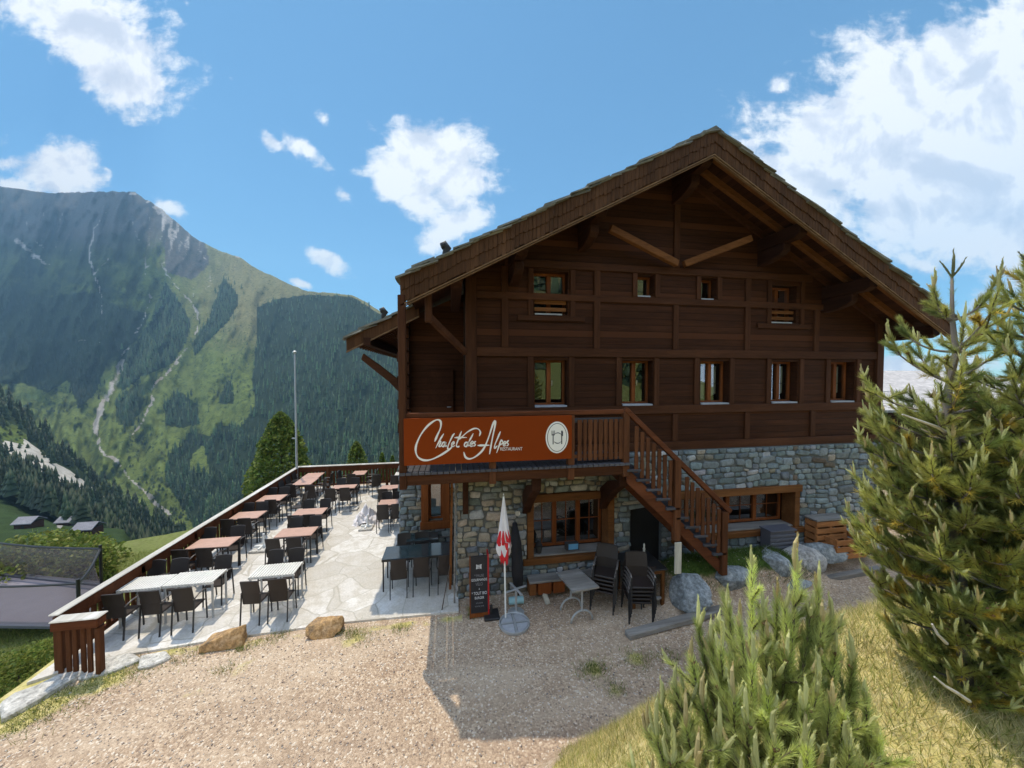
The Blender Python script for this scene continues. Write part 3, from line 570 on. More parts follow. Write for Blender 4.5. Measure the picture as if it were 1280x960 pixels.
# ------------------------------------------------------------------ sky, sun, haze, camera
SUN = Vector((-.157, .272, 1)).normalized()
def sky():
    w = bpy.data.worlds.new('World'); S.world = w; w.use_nodes = True; t = w.node_tree; t.nodes.clear()
    n = lambda ty, **k: [x := t.nodes.new(ty), [setattr(x, a, b) for a, b in k.items()]][0]
    L = t.links.new
    def ma(op, a, b=0., clamp=False):
        o = n('ShaderNodeMath', operation=op, use_clamp=clamp)
        for i, v in enumerate((a, b)):
            if hasattr(v, 'is_output'): L(v, o.inputs[i])
            else: o.inputs[i].default_value = v
        return o.outputs[0]
    out = n('ShaderNodeOutputWorld'); bg = n('ShaderNodeBackground'); L(bg.outputs[0], out.inputs[0]); bg.inputs[1].default_value = SKYS
    sk = n('ShaderNodeTexSky', sky_type='NISHITA', sun_disc=False, sun_elevation=math.asin(SUN.z), sun_rotation=math.atan2(SUN.x, SUN.y), altitude=1800, air_density=1.0, dust_density=.6, ozone_density=1.6)
    geo = n('ShaderNodeTexCoord'); d = geo.outputs['Generated']
    rt = Vector((cy, -sy, 0)); fw = Vector((sy*cp, cy*cp, -sp)); up = rt.cross(fw)
    def dot(v): o = n('ShaderNodeVectorMath', operation='DOT_PRODUCT'); L(d, o.inputs[0]); o.inputs[1].default_value = v; return o.outputs['Value']
    f = dot(fw); fm = ma('MAXIMUM', f, .05); A = ma('DIVIDE', dot(rt), fm); B = ma('DIVIDE', dot(up), fm)
    # clouds: (x, y, rx, ry, angle deg, weight)
    CL = [(95, 18, 140, 48, -32, 1.25), (150, 80, 72, 40, -40, 1.2), (40, -10, 120, 45, -15, 1), (185, 105, 45, 28, -30, .9),
          (75, 215, 44, 32, 0, 1.3), (12, 205, 34, 20, 0, .8), (20, 232, 60, 16, -8, .9), (134, 212, 20, 9, -30, .55), (215, 262, 32, 15, -25, .95), (375, 354, 18, 7, -20, .9),
          (382, 188, 58, 17, -38, .86), (340, 178, 36, 14, -40, .74), (405, 150, 14, 24, 25, .72), (432, 245, 30, 15, -50, .74),
          (405, 325, 38, 15, -27, .95), (548, 205, 64, 44, -20, 1.25), (502, 232, 58, 26, -35, 1.15), (575, 278, 60, 30, 20, .95), (545, 300, 35, 32, 0, .9), (560, 170, 28, 24, 0, .9), (480, 185, 36, 12, 20, .6),
          (1215, 140, 190, 84, 18, 1.55), (1085, 195, 150, 46, 14, 1.4), (1000, 203, 56, 20, 4, 1.05), (1230, 250, 160, 66, -12, 1.5), (1290, 80, 120, 60, 0, 1), (1150, 330, 60, 18, -30, .85), (1240, 370, 90, 40, 0, .75), (1220, 420, 120, 30, 0, .6),
          (975, 108, 28, 24, 30, .78), (940, 178, 30, 16, 20, .76), (1150, 458, 110, 18, 0, 1.05), (233, 4, 10, 14, 10, .6), (288, 97, 14, 12, 0, .42), (1400, 200, 140, 120, 0, 1), (-80, 180, 80, 40, 0, 1)]
    field = None
    for (x, y, rx, ry, ang, wt) in CL:
        a0, b0 = (x-640)/F, -(y-480)/F; c, s = math.cos(math.radians(ang)), math.sin(math.radians(ang))
        da = ma('SUBTRACT', A, a0); db = ma('SUBTRACT', B, b0)
        u = ma('MULTIPLY', ma('ADD', ma('MULTIPLY', da, c), ma('MULTIPLY', db, s)), F/rx); v = ma('MULTIPLY', ma('SUBTRACT', ma('MULTIPLY', db, c), ma('MULTIPLY', da, s)), F/ry)
        r = ma('SQRT', ma('ADD', ma('MULTIPLY', u, u), ma('MULTIPLY', v, v)))
        e = ma('SUBTRACT', wt, ma('MULTIPLY', r, .72))
        if field is None: field = e
        else:
            sm = n('ShaderNodeMath', operation='SMOOTH_MAX'); L(field, sm.inputs[0]); L(e, sm.inputs[1]); sm.inputs[2].default_value = .22; field = sm.outputs[0]
    cv = n('ShaderNodeCombineXYZ'); L(A, cv.inputs[0]); L(B, cv.inputs[1])
    def noi(sc, det, off=(0, 0, 0), rough=.58, src=None):
        m = n('ShaderNodeMapping'); L(src or cv.outputs[0], m.inputs[0]); m.inputs['Location'].default_value = off
        o = n('ShaderNodeTexNoise'); L(m.outputs[0], o.inputs['Vector']); o.inputs['Scale'].default_value = sc; o.inputs['Detail'].default_value = det; o.inputs['Roughness'].default_value = rough; o.inputs['Distortion'].default_value = .35
        return o.outputs[0]
    n1 = noi(5.5, 9); 
    def ramp01(x, a_, b_):
        o = n('ShaderNodeMapRange', interpolation_type='SMOOTHSTEP'); L(x, o.inputs[0]); o.inputs[1].default_value = a_; o.inputs[2].default_value = b_; return o.outputs[0]
    front = ma('MULTIPLY', ma('MULTIPLY', ramp01(f, .06, .12), ramp01(B, 1.5, 1.18)), ramp01(ma('ABSOLUTE', A), 2.2, 1.7))
    
    wm = n('ShaderNodeMapping'); L(cv.outputs[0], wm.inputs[0]); wm.inputs['Rotation'].default_value = (0, 0, math.radians(36)); wm.inputs['Scale'].default_value = (1, 2.8, 1)
    dens = ma('ADD', field, ma('MULTIPLY', ma('SUBTRACT', n1, .5), 1.35)); dens = ma('ADD', dens, ma('MULTIPLY', ma('SUBTRACT', noi(8, 8, (3, 1, 0), .62, wm.outputs[0]), .5), .75)); dens = ma('ADD', dens, ma('MULTIPLY', ma('SUBTRACT', noi(17, 9, rough=.62), .5), .85))
    # scattered cumulus added over the unseen rest of the dome to lift ambient light
    g = n('ShaderNodeTexNoise'); L(d, g.inputs['Vector']); g.inputs['Scale'].default_value = 3.2; g.inputs['Detail'].default_value = 8
    gd = ma('MULTIPLY', ma('SUBTRACT', g.outputs[0], .40), 5.0)
    dm = n('ShaderNodeMix', data_type='FLOAT'); L(front, dm.inputs[0]); L(gd, dm.inputs[2]); L(dens, dm.inputs[3]); dens = dm.outputs[0]
    r = n('ShaderNodeValToRGB'); r.color_ramp.interpolation = 'EASE'; L(dens, r.inputs[0]); r.color_ramp.elements[0].position = .26; r.color_ramp.elements[0].color = (0, 0, 0, 1); r.color_ramp.elements[1].position = .72; r.color_ramp.elements[1].color = (1, 1, 1, 1)
    # thicker middles and undersides are a soft lavender grey, thin rims and tops white
    n1b = noi(5.5, 6, (-.02, -.055, 0)); lit = ma('ADD', ma('MULTIPLY', ma('SUBTRACT', n1, n1b), 4.2), ma('SUBTRACT', 1.02, ma('MULTIPLY', ma('MAXIMUM', ma('SUBTRACT', dens, .6), 0.), .27)))
    r2 = n('ShaderNodeValToRGB'); L(lit, r2.inputs[0]); e = r2.color_ramp.elements; k = CLOUDK/SKYS
    e[0].position = .30; e[0].color = (.66*k, .69*k, .78*k, 1); e[1].position = 1.0; e[1].color = (1.0*k, .985*k, .98*k, 1); q = e.new(.75); q.color = (.82*k, .83*k, .89*k, 1)
    mx = n('ShaderNodeMix', data_type='RGBA'); L(r.outputs[0], mx.inputs[0])
    tint = n('ShaderNodeMix', data_type='RGBA', blend_type='MULTIPLY'); tint.inputs[0].default_value = 1; L(sk.outputs[0], tint.inputs[6]); tint.inputs[7].default_value = SKYT
    L(tint.outputs[2], mx.inputs[6])
    far = n('ShaderNodeMix', data_type='RGBA'); L(front, far.inputs[0]); far.inputs[6].default_value = (1.30/SKYS, 1.44/SKYS, 1.68/SKYS, 1); L(r2.outputs[0], far.inputs[7]); L(far.outputs[2], mx.inputs[7]); L(mx.outputs[2], bg.inputs[0])  # out-of-view cumulus brightened and blued to fill the shade
SKYS = .15; CLOUDK = .80; SKYT = (.43, .72, .77, 1)
sky()
shade_cloud_mesh()
sl = bpy.data.lights.new('sun', 'SUN'); sl.energy = 2.7; sl.angle = math.radians(.53); sl.color = (1, .905, .73)
so = bpy.data.objects.new('sun', sl); COL.objects.link(so); so.rotation_euler = SUN.to_track_quat('Z', 'Y').to_euler(); so.location = (0, 0, 60)
cam = bpy.data.cameras.new('camera'); cam.sensor_width = 36; cam.lens = 36*F/1280; cam.clip_start = .05; cam.clip_end = 20000
co = bpy.data.objects.new('camera', cam); COL.objects.link(co); co.location = (0, 0, H); co.rotation_euler = (PI/2-PITCH, 0, -YAW); S.camera = co
S.view_settings.view_transform = 'Standard'; S.view_settings.look = 'None'; S.view_settings.exposure = 0.55; S.view_settings.gamma = 1
S.cycles.max_bounces = 6; S.cycles.transparent_max_bounces = 12; S.cycles.volume_bounces = 0
def haze():
    m = bpy.data.materials.new('haze'); m.use_nodes = True; t = m.node_tree; t.nodes.clear(); o = t.nodes.new('ShaderNodeOutputMaterial'); v = t.nodes.new('ShaderNodeVolumePrincipled')
    v.inputs['Color'].default_value = (.40, .72, 1, 1); v.inputs['Density'].default_value = HAZE; v.inputs['Anisotropy'].default_value = .2; t.links.new(v.outputs[0], o.inputs['Volume'])
    MB().box((-5200, -5200, -1400), (5200, 5200, 1500)).build('haze', m, kind='stuff')
HAZE = .000145
haze()
# ------------------------------------------------------------------ the chalet
VW, VS = 7.72, 7.62            # face of the timber wall, face of the stone base
RU, RZ, SL, SR = 5.28, 9.83, .527, .56
VF0, VB = 6.5, 18.0            # front verge and back of the roof
def roof_z(u): return RZ-(SL*(RU-u) if u < RU else SR*(u-RU))
house = thing('chalet', 'big dark brown wooden chalet on a grey rubble stone base with outside stair', 'house', (5.9, 7.7, 0))
def uz(x, y, v): p = atV(x, y, v); return float(p[0]), float(p[2])
# --- rubble stone faces
def stone_face(W, Hh, holes, warm, seed):
    """list of (rect, colour) stones packed in rough courses over W x Hh"""
    r = random.Random(seed); out = []; z = 0.0
    for _ in range(int(W*Hh*1.1)):
        q = r.uniform(.13, .24); x_, z_ = r.uniform(0, W-q*1.3), r.uniform(0, Hh-q); b_ = (x_, z_, x_+q*r.uniform(.9, 1.4), z_+q)
        if not any(b_[0] < h[2]+.02 and b_[2] > h[0]-.02 and b_[1] < h[3]+.02 and b_[3] > h[1]-.02 for h in holes): out.append(b_); holes = list(holes)+[b_]
    while z < Hh-.03:
        h = min(r.choice((.10, .12, .14, .16, .19, .22)), Hh-z)
        if Hh-z-h < .08: h = Hh-z
        x = -r.random()*.2
        while x < W:
            w = r.uniform(.9, 2.3)*h if r.random() < .8 else r.uniform(2.2, 3.2)*h
            parts = [(x, z, x+w, z+h)]
            if h > .19 and r.random() < .35: k = r.uniform(.4, .6)*h; parts = [(x, z, x+w, z+k), (x, z+k, x+w, z+h)]
            elif h > .17 and w > .38 and r.random() < .4: k = w*r.uniform(.4, .6); parts = [(x, z, x+k, z+h), (x+k, z, x+w, z+h)]
            for a, b, c, d in parts:
                a, c = max(a, 0), min(c, W); ok = c-a > .05
                for (p, q, s, t) in holes:
                    if ok and a < s and c > p and b < t and d > q:
                        opts = [(a, b, min(c, p), d), (max(a, s), b, c, d), (a, b, c, min(d, q)), (a, max(b, t), c, d)]
                        a, b, c, d = max(opts, key=lambda o: max(0, o[2]-o[0])*max(0, o[3]-o[1])); ok = c-a > .05 and d-b > .05
                if ok: out.append((a, b, c, d))
            x += w
        z += h
    res = []
    for q in out:
        wf = warm(q[0], q[1]); g = r.uniform(.66, 1.28); cool = np.array((.192, .222, .230)); tan = np.array((.30, .268, .205)); pale = np.array((.37, .375, .375)); rust = np.array((.17, .13, .09))
        t = r.random(); c = cool if t > wf else tan
        if r.random() < .13: c = pale
        if r.random() < .03: c = rust
        res.append((q, c*g*np.array((r.uniform(.92, 1.08), 1, r.uniform(.92, 1.08)))))
    return res, r
def stones_mb(org, ux, nrm, W, Hh, holes=(), warm=lambda x, z: .12, seed=1, depth=.035):
    res, r = stone_face(W, Hh, holes, warm, seed); mb = MB(); ux = np.array(ux, float); nr = np.array(nrm, float); up = np.array((0, 0, 1.)); org = np.array(org, float)
    for (a, b, c, d), col in res:
        w, h = (c-a)/2-.003, (d-b)/2-.003; cx, cz = (a+c)/2, (b+d)/2; n = 12; dp = r.uniform(.25, 1)*depth
        cor = [(r.uniform(.78, 1.0), r.uniform(.78, 1.0)) for _ in range(4)]; cut = [r.uniform(.2, .75) for _ in range(4)]
        out = []
        for q, (sx, sz) in enumerate(((1, 1), (-1, 1), (-1, -1), (1, -1))):
            kx, kz = cor[q]; k = cut[q]*min(w, h); pa = (sx*(w*kx), sz*(h*kz-k)); pb = (sx*(w*kx-k), sz*(h*kz)); pm = (sx*(w*kx-k*.3), sz*(h*kz-k*.3))
            out += [pa, pm, pb] if q % 2 == 0 else [pb, pm, pa]
        rot_ = r.gauss(0, .09); rings = []; tx, tz = r.uniform(-.25, .25), r.uniform(-.25, .25)
        for k, (s, o) in enumerate(((1.02, -.02), (.985, dp*.6), (.86, dp), (.45, dp*1.1))):
            wv = .035*math.sin(cx*2.3+cz*1.1)+.02*math.sin(cx*5.1); ca_, sa_ = math.cos(rot_), math.sin(rot_)
            rings.append([org+ux*(cx+(x*ca_-z*sa_)*s)+up*(min(Hh-.02, max(.0, cz+wv*(.2 < cz < Hh-.25)+(x*sa_+z*ca_)*s)))+nr*(o+(x/w*tx+z/h*tz)*dp*(k > 0)+r.uniform(-.004, .004)*(k > 0)) for x, z in out])
        vs = sum(rings, []); fs = [(k*n+j, k*n+(j+1) % n, (k+1)*n+(j+1) % n, (k+1)*n+j) for k in range(3) for j in range(n)]+[tuple(range(3*n, 4*n))]
        mb.add(vs, fs, 0, tuple(col))
    return mb
S0, S1 = .10, 11.36
def win_rect(p): return [v for v in p]
WL = (1.65, .64, 3.72, 2.17); WR = (5.30, .84, 8.82, 2.02)     # outer timber frames of the two ground floor windows (u0,z0,u1,z1)
base_z = -.3
hl = [(WL[0]-S0, WL[1]-base_z, WL[2]-S0, WL[3]-base_z), (WR[0]-S0, WR[1]-base_z, WR[2]-S0, WR[3]-base_z), (4.15-S0, 0, 4.95-S0, 1.72-base_z)]
warm = lambda x, z: .75 if x < 1.7 and z > 1 else (.7 if x < 3.6 and z > 2.3 else (.35 if x < 4.6 else .06))
stones_mb((S0, VS, base_z), (1, 0, 0), (0, -1, 0), S1-S0, 3.06-base_z, hl, warm, 5).build('stone_wall', M['stone'], house, smooth=True)
stones_mb((-1.35, 9.45, base_z), (1, 0, 0), (0, -1, 0), 1.45, 3.0-base_z, [(-.78+1.35, 1.02-base_z, -.08+1.35, 2.04-base_z)], lambda x, z: .3, 8).build('stone_wall', M['stone'], house, smooth=True)
stones_mb((S0, 9.4, base_z), (0, -1, 0), (-1, 0, 0), 9.4-VS, 3.0-base_z, (), lambda x, z: .6, 9, .04).build('stone_wall', M['stone'], house, smooth=True)
stones_mb((S1, VS, base_z), (0, 1, 0), (1, 0, 0), 6, 3.06-base_z, (), lambda x, z: .1, 12).build('stone_wall', M['stone'], house, smooth=True)
stones_mb((-1.35, 17.5, base_z), (0, -1, 0), (-1, 0, 0), 8.05, 3.0-base_z, (), lambda x, z: .2, 13).build('stone_wall', M['stone'], house, smooth=True)
def wall_cells(u0, u1, z0, z1, holes, v, clip=None, y1=None):
    us = sorted({u0, u1, *[h[0] for h in holes], *[h[2] for h in holes]}); zs = sorted({z0, z1, *[h[1] for h in holes], *[h[3] for h in holes]})
    us = [a for a in us if u0 <= a <= u1]; zs = [a for a in zs if z0 <= a <= z1]; mb = MB()
    for a, b in zip(us[:-1], us[1:]):
        for c, d in zip(zs[:-1], zs[1:]):
            m, k = (a+b)/2, (c+d)/2
            if any(h[0] < m < h[2] and h[1] < k < h[3] for h in holes): continue
            poly = [(a, c), (b, c), (b, d), (a, d)]
            for fn in (clip or []):
                o = []
                for i in range(len(poly)):
                    p, q = poly[i], poly[(i+1) % len(poly)]; fp, fq = fn(*p), fn(*q)
                    if fp >= 0: o.append(p)
                    if fp*fq < 0: t = fp/(fp-fq); o.append((p[0]+(q[0]-p[0])*t, p[1]+(q[1]-p[1])*t))
                poly = o
                if len(poly) < 3: break
            if len(poly) >= 3: mb.add([(x, v, z) for x, z in poly], [tuple(range(len(poly)))])
    dp = .32                                                       # reveals
    for (a, c, b, d) in holes:
        for P in ([(a, c), (b, c)], [(b, c), (b, d)], [(b, d), (a, d)], [(a, d), (a, c)]):
            (x1, q1), (x2, q2) = P; mb.add([(x1, v, q1), (x2, v, q2), (x2, v+dp, q2), (x1, v+dp, q1)], [(0, 1, 2, 3)])
    return mb
mort = wall_cells(S0, S1, base_z, 3.06, [WL, WR, (4.15, base_z, 4.95, 1.72)], VS+.012)
mort.box((S0+.012, VS+.02, 3.03), (S1-.012, VS+.2, 3.06)); mort.add([(S0+.012, VS+.012, base_z), (S0+.012, 9.45, base_z), (S0+.012, 9.45, 3.05), (S0+.012, VS+.012, 3.05)], [(0, 1, 2, 3)])
mort.add([(S1-.012, VS+.012, base_z), (S1-.012, 13.6, base_z), (S1-.012, 13.6, 3.05), (S1-.012, VS+.012, 3.05)], [(0, 1, 2, 3)])
LWIN = (-.78, 1.02, -.08, 2.04); m2 = wall_cells(-1.34, S0+.012, base_z, 3.0, [LWIN], 9.462)
b0 = len(mort.v); mort.v += m2.v; mort.c += m2.c; mort.m += m2.m; mort.f += [tuple(i+b0 for i in f) for f in m2.f]
mort.add([(-1.338, 9.462, base_z), (-1.338, 17.5, base_z), (-1.338, 17.5, 3.0), (-1.338, 9.462, 3.0)], [(0, 1, 2, 3)])
mort.build('mortar', M['mortar'], house)
# --- timber wall with its openings
WIN = [uz(668, 448, VW)[::1]+uz(709, 507, VW), uz(778, 450, VW)+uz(815.5, 506, VW), uz(876, 452, VW)+uz(911, 504, VW), uz(965, 453, VW)+uz(996, 502.5, VW), uz(1039, 454, VW)+uz(1067, 501, VW)]
WIN = [(a, 4.165, c, 5.21) for (a, b, c, d) in WIN]
UPW = [(uz(667, 338, VW)[0], 6.24, uz(710, 338, VW)[0], 7.2), (uz(962, 358, VW)[0], 6.2, uz(996, 358, VW)[0], 7.13)]
TINY = [(4.30, 6.73, 4.75, 7.23), (5.97, 6.72, 6.43, 7.23)]
hol = WIN+UPW+TINY
U0, U1 = .32, 11.44
clipf = [lambda u, z: RZ-.12-SL*(RU-u)-z, lambda u, z: RZ-.12-SR*(u-RU)-z]
wall_cells(U0, U1, 3.06, 9.7, hol, VW, clipf).build('timber_wall', M['wall'], house)
for q_ in ([(U0, VW, 3.06), (U0, 9.5, 3.06), (U0, 9.5, 7.05), (U0, VW, 7.05)], [(U1, VW, 3.06), (U1, 17.5, 3.06), (U1, 17.5, 6.3), (U1, VW, 6.3)], [(-1.2, 9.5, 3.0), (-1.2, 17.5, 3.0), (-1.2, 17.5, 6.35), (-1.2, 9.5, 6.35)]):
    MB().add(q_, [(0, 1, 2, 3)]).build('side_wall', M['wall_side'], house)
mb = MB(); mb.add([(-1.2, 9.5, 3.0), (U0, 9.5, 3.0), (U0, 9.5, 7.0), (-1.2, 9.5, 6.3)], [(0, 1, 2, 3)])
for k in range(11): z = 3.1+k*.3; mb.box((-1.3-.05*(k % 2), 9.28-.06*(k % 2), z), (-1.06, 9.49, z+.24))   # crossed log ends at the corner
mb.build('recess_wall', M['wall'], house)
d = MB(); d.box((-.62, 9.42, 3.08), (.05, 9.49, 5.0)); dd = d.build('door', M['wall_side'], house, bevel=.006); MB().tube([(-.02, 9.40, 4.02), (-.02, 9.36, 4.02), (-.12, 9.36, 4.02)], .014, 6).build('handle', M['steel'], dd)
MB().box((S0+.2, VW+.9, 0), (S1-.2, VW+.95, 8)).build('interior', M['dark'], house)  # near-black sheet standing for the unlit rooms behind the panes
# --- visible frame of posts and beams, a little proud of the boards
def beam_h(z, u0, u1, h=.17, pr=.055, name='beam'):
    MB().box((u0, VW-pr, z-h/2), (u1, VW+.02, z+h/2)).build(name, M['beam'], house, bevel=.008)
def slope_u(z): return RU-(RZ-.3-z)/SL, RU+(RZ-.3-z)/SR
a, b = slope_u(7.36); beam_h(7.34, max(a, U0), b); beam_h(6.62, U0+.2, 9.9, .15, .05); beam_h(5.38, U0, U1, .2, .06); beam_h(4.04, U0, U1, .2, .062); beam_h(3.16, U0, U1, .2, .075)
def post(x, z0, z1, w=.14, pr=.045, y=470):
    u = uz(x, y, VW)[0]
    MB().box((u-w/2, VW-pr, z0), (u+w/2, VW+.015, z1)).build('post', M['beam_v'], house, bevel=.008)
for x in (631, 745, 932, 1018): post(x, 5.48, 7.26 if x != 1018 else 6.55, .15, .048)
post(843, 7.43, 9.2, .15); post(843, 5.48, 6.54, .14)
for x in (663, 715, 792, 820, 871, 897, 959, 1000): post(x, 6.70 if x not in (663, 715, 959, 1000) else 6.1, 7.25, .12, .04)
for x in (663, 714, 773, 820, 870, 914, 960, 1001, 1034, 1072): post(x, 4.14, 5.28, .13, .04)
for x in (844, 934, 1016): post(x, 3.26, 3.94, .15, .045)
MB().box((U0-.02, VW-.08, 3.26), (U0+.22, VW+.02, 7.0)).build('corner_post', M['beam_v'], house, bevel=.01)
MB().box((U1-.2, VW-.08, 3.26), (U1+.02, VW+.02, 6.3)).build('corner_post', M['beam_v'], house, bevel=.01)
for x0, x1, z in ((663, 715, 6.17), (959, 1000, 6.13)): u0, u1 = uz(x0, 380, VW)[0], uz(x1, 380, VW)[0]; MB().box((u0-.3, VW-.052, z-.09), (u1+.3, VW+.01, z+.03)).build('beam', M['beam'], house, bevel=.006)
# --- windows
def window(r, v, style, rec=.2):
    a, c, b, d = r; y = v+rec; f = MB(); t = .055
    f.box((a, y, c), (a+t, y+.07, d)); f.box((b-t, y, c), (b, y+.07, d)); f.box((a+t, y, c), (b-t, y+.07, c+t)); f.box((a+t, y, d-t), (b-t, y+.07, d))
    n = {'double': 2, 'slats': 2, 'single': 1, 'triple': 3, 'quad': 4}[style]
    for k in range(1, n): x = a+(b-a)*k/n; f.box((x-.05, y-.012, c+t), (x+.05, y+.06, d-t))
    if style in ('triple', 'quad'):
        z = c+(d-c)*.5; 
        for k in range(n):
            x0, x1 = a+(b-a)*k/n+.05, a+(b-a)*(k+1)/n-.05; f.box((x0, y+.02, z-.01), (x1, y+.04, z+.01)); xm = (x0+x1)/2; f.box((xm-.01, y+.022, c+t), (xm+.01, y+.038, z-.01)); f.box((xm-.01, y+.022, z+.01), (xm+.01, y+.038, d-t))
    w = f.build('window', M['frame'], house, bevel=.006)
    MB().add([(a+.02, y+.045, c+.02), (b-.02, y+.045, c+.02), (b-.02, y+.045, d-.02), (a+.02, y+.045, d-.02)], [(0, 1, 2, 3)]).build('pane', M['glass'], w)
    return w
for i, r in enumerate(WIN):
    w = window(r, VW, 'double'); a, c, b, d = r
    MB().box((a+.01, VW-.03, c-.03), (b-.01, VW+.2, c+.012)).build('sill', M['sill'], w, bevel=.006)
    if i >= 2:
        cu = MB(); m = (a+b)/2
        for (x0, x1) in ((a+.05, m-.06), (m+.04, b-.12)):
            k = 14; vs = []
            for j in range(k+1): x = x0+(x1-x0)*j/k; yy = VW+.33+.018*math.sin(j*2.1); vs += [(x, yy, c+.1+.12*(x0 > m)*(j/k)), (x, yy, d-.12)]
            cu.add(vs, [(2*j, 2*j+2, 2*j+3, 2*j+1) for j in range(k)])
        cu.build('curtain', M['curtain'], w, smooth=True)
        z = (c+d)/2-.05; MB().tube([(a, VW+.30, z), (b, VW+.30, z)], .008, 6).build('curtain_rod', M['black_metal'], w)
    else:
        MB().tube([((a+b)/2+.07, VW+.17, c+.45), ((a+b)/2+.07, VW+.16, c+.58)], .012, 6).build('handle', M['steel'], w)
for r in UPW:
    w = window(r, VW, 'slats'); a, c, b, d = r
    for k in range(3): z = c+.07+k*.16; MB().box((a+.03, VW+.05, z), (b-.02, VW+.08, z+.085)).build('guard_slat', M['brace'], w, bevel=.006)
    MB().box((a+.03, VW-.02, c-.02), (b-.14, VW+.2, c+.012)).build('sill', M['sill'], w)
for r in TINY: w = window(r, VW, 'single'); a, c, b, d = r; MB().box((a+.03, VW-.01, c-.02), (b-.1, VW+.2, c+.012)).build('sill', M['sill'], w)
def big_window(r, n, v=VS):
    a, c, b, d = r; f = MB(); t = .15
    f.box((a-.05, v-.07, d-t), (b+.05, v+.1, d+.03)); f.box((a, v-.05, c), (a+t, v+.34, d-t)); f.box((b-t, v-.05, c), (b, v+.34, d-t)); f.box((a-.1, v-.09, c-.02), (b+.12, v+.06, c+.12))
    fo = f.build('window_surround', M['frame2'], house, bevel=.012)
    MB().box((a+t, v+.0, c+.12), (b-t, v+.36, c+.155)).build('sill', M['grey_wood'], fo, bevel=.006)
    return window((a+t, c+.17, b-t, d-t), v+.16, n, .2)
big_window(WL, 'triple'); big_window(WR, 'quad')
a, c, b, d = LWIN; f = MB(); f.box((a-.02, 9.38, c-.1), (a+.17, 9.62, d+.02)); f.box((b-.17, 9.38, c-.1), (b+.02, 9.62, d+.02)); f.box((a-.05, 9.36, c-.22), (b+.05, 9.6, c-.02)); f.build('window_surround', M['frame'], house, bevel=.01)
window((a+.17, c, b-.17, d), 9.45, 'single', .08)
# --- roof
def slope_prism(u0, u1, v0, v1, top, bot, mb):
    z = roof_z; mb.prism([(u0, v0, z(u0)+top), (u1, v0, z(u1)+top), (u1, v0, z(u1)+bot), (u0, v0, z(u0)+bot)], (0, v1-v0, 0))
EL, ELB, ER = -.88, -2.47, 11.75
r = MB(); slope_prism(EL, RU, VF0+.02, 9.0, 0, -.06, r); slope_prism(ELB, RU, 9.0, VB, 0, -.06, r); slope_prism(RU, ER, VF0+.02, VB, 0, -.06, r); roof = r.build('roof', M['slate'], house)
r = MB(); slope_prism(EL+.02, RU, VF0+.04, 9.0, -.065, -.13, r); slope_prism(ELB+.02, RU, 9.02, VB, -.065, -.13, r); slope_prism(RU, ER-.02, VF0+.04, VB, -.065, -.13, r); r.build('soffit', M['soffit'], roof)
rr = random.Random(3)
def slates(u0, u1, v, mb, front=True):
    n = max(2, int(abs(u1-u0)/.27)); sgn = 1 if u1 > u0 else -1
    for layer in range(2):
        for k in range(n):
            u = u0+(u1-u0)*(k+rr.uniform(-.12, .12)+.5*layer)/n; L = rr.uniform(.34, .5); ue = u+sgn*L
            z0 = roof_z(u)+.012+.03*layer; slope = (roof_z(ue)-roof_z(u))*rr.uniform(.72, .9); th = rr.uniform(.02, .045); fr = v-rr.uniform(.03, .12)
            mb.prism([(u, fr, z0), (ue, fr+rr.uniform(-.03, .03), z0+slope), (ue, fr, z0+slope+th), (u, fr, z0+th)], (0, .5, 0))
mb = MB(); slates(EL-.06, RU-.15, VF0, mb); slates(ER+.06, RU+.15, VF0, mb); slates(ELB-.06, EL+.2, 9.0, mb)
for (u, v0, v1) in ((EL, VF0-.05, 9.0), (ELB, 9.0, VB)):
    v = v0
    while v < v1:
        w = rr.uniform(.22, .42)
        for layer in range(3): e = u-rr.uniform(.05, .13)+.16*layer; mb.prism([(e, v, roof_z(e)+.01+.035*layer), (e+.4, v, roof_z(e+.4)-.02+.035*layer), (e+.4, v, roof_z(e+.4)+.015+.035*layer), (e, v, roof_z(e)+.045+.035*layer)], (0, w-.012, 0))
        v += w
for k in range(9): v = VF0-.06+k*.5; mb.prism([(RU-.2, v, RZ-.04), (RU, v, RZ+.07), (RU+.2, v, RZ-.04), (RU, v, RZ-.0)], (0, .52, 0))
mb.build('slate_tiles', M['slate'], roof)
def fascia(u0, u1, v):
    b = MB(); z = roof_z; L = u1-u0
    b.prism([(u0, v, z(u0)-.0), (u1, v, z(u1)-.0), (u1, v, z(u1)-.44), (u0, v, z(u0)-.44)], (0, .04, 0))
    n = int(abs(L)/.082)
    for row, (t, bt, pr) in enumerate(((-.215, -.455, .018), (-.005, -.245, .038))):
        for k in range(n):
            a = u0+L*k/n; c = u0+L*(k+.94)/n; j = rr.uniform(-.022, .018)
            za, zc = z(a), z(c); zm = (za+zc)/2; m = (a+c)/2
            b.prism([(a, v-pr, za+t), (c, v-pr, zc+t), (c, v-pr, zc+bt+j+.015), (m, v-pr, zm+bt+j), (a, v-pr, za+bt+j+.015)], (0, .017+rr.uniform(0, .006), 0))
    f = b.build('fascia', M['shing'], roof)
    t = MB(); t.prism([(u0, v-.03, z(u0)-.47), (u1, v-.03, z(u1)-.47), (u1, v-.03, z(u1)-.495), (u0, v-.03, z(u0)-.495)], (0, .06, 0)); t.prism([(u0, v-.012, z(u0)-.51), (u1, v-.012, z(u1)-.51), (u1, v-.012, z(u1)-.528), (u0, v-.012, z(u0)-.528)], (0, .05, 0)); t.build('trim', M['trim'], roof)
    return f
fascia(EL, RU, VF0); fascia(RU, ER, VF0)
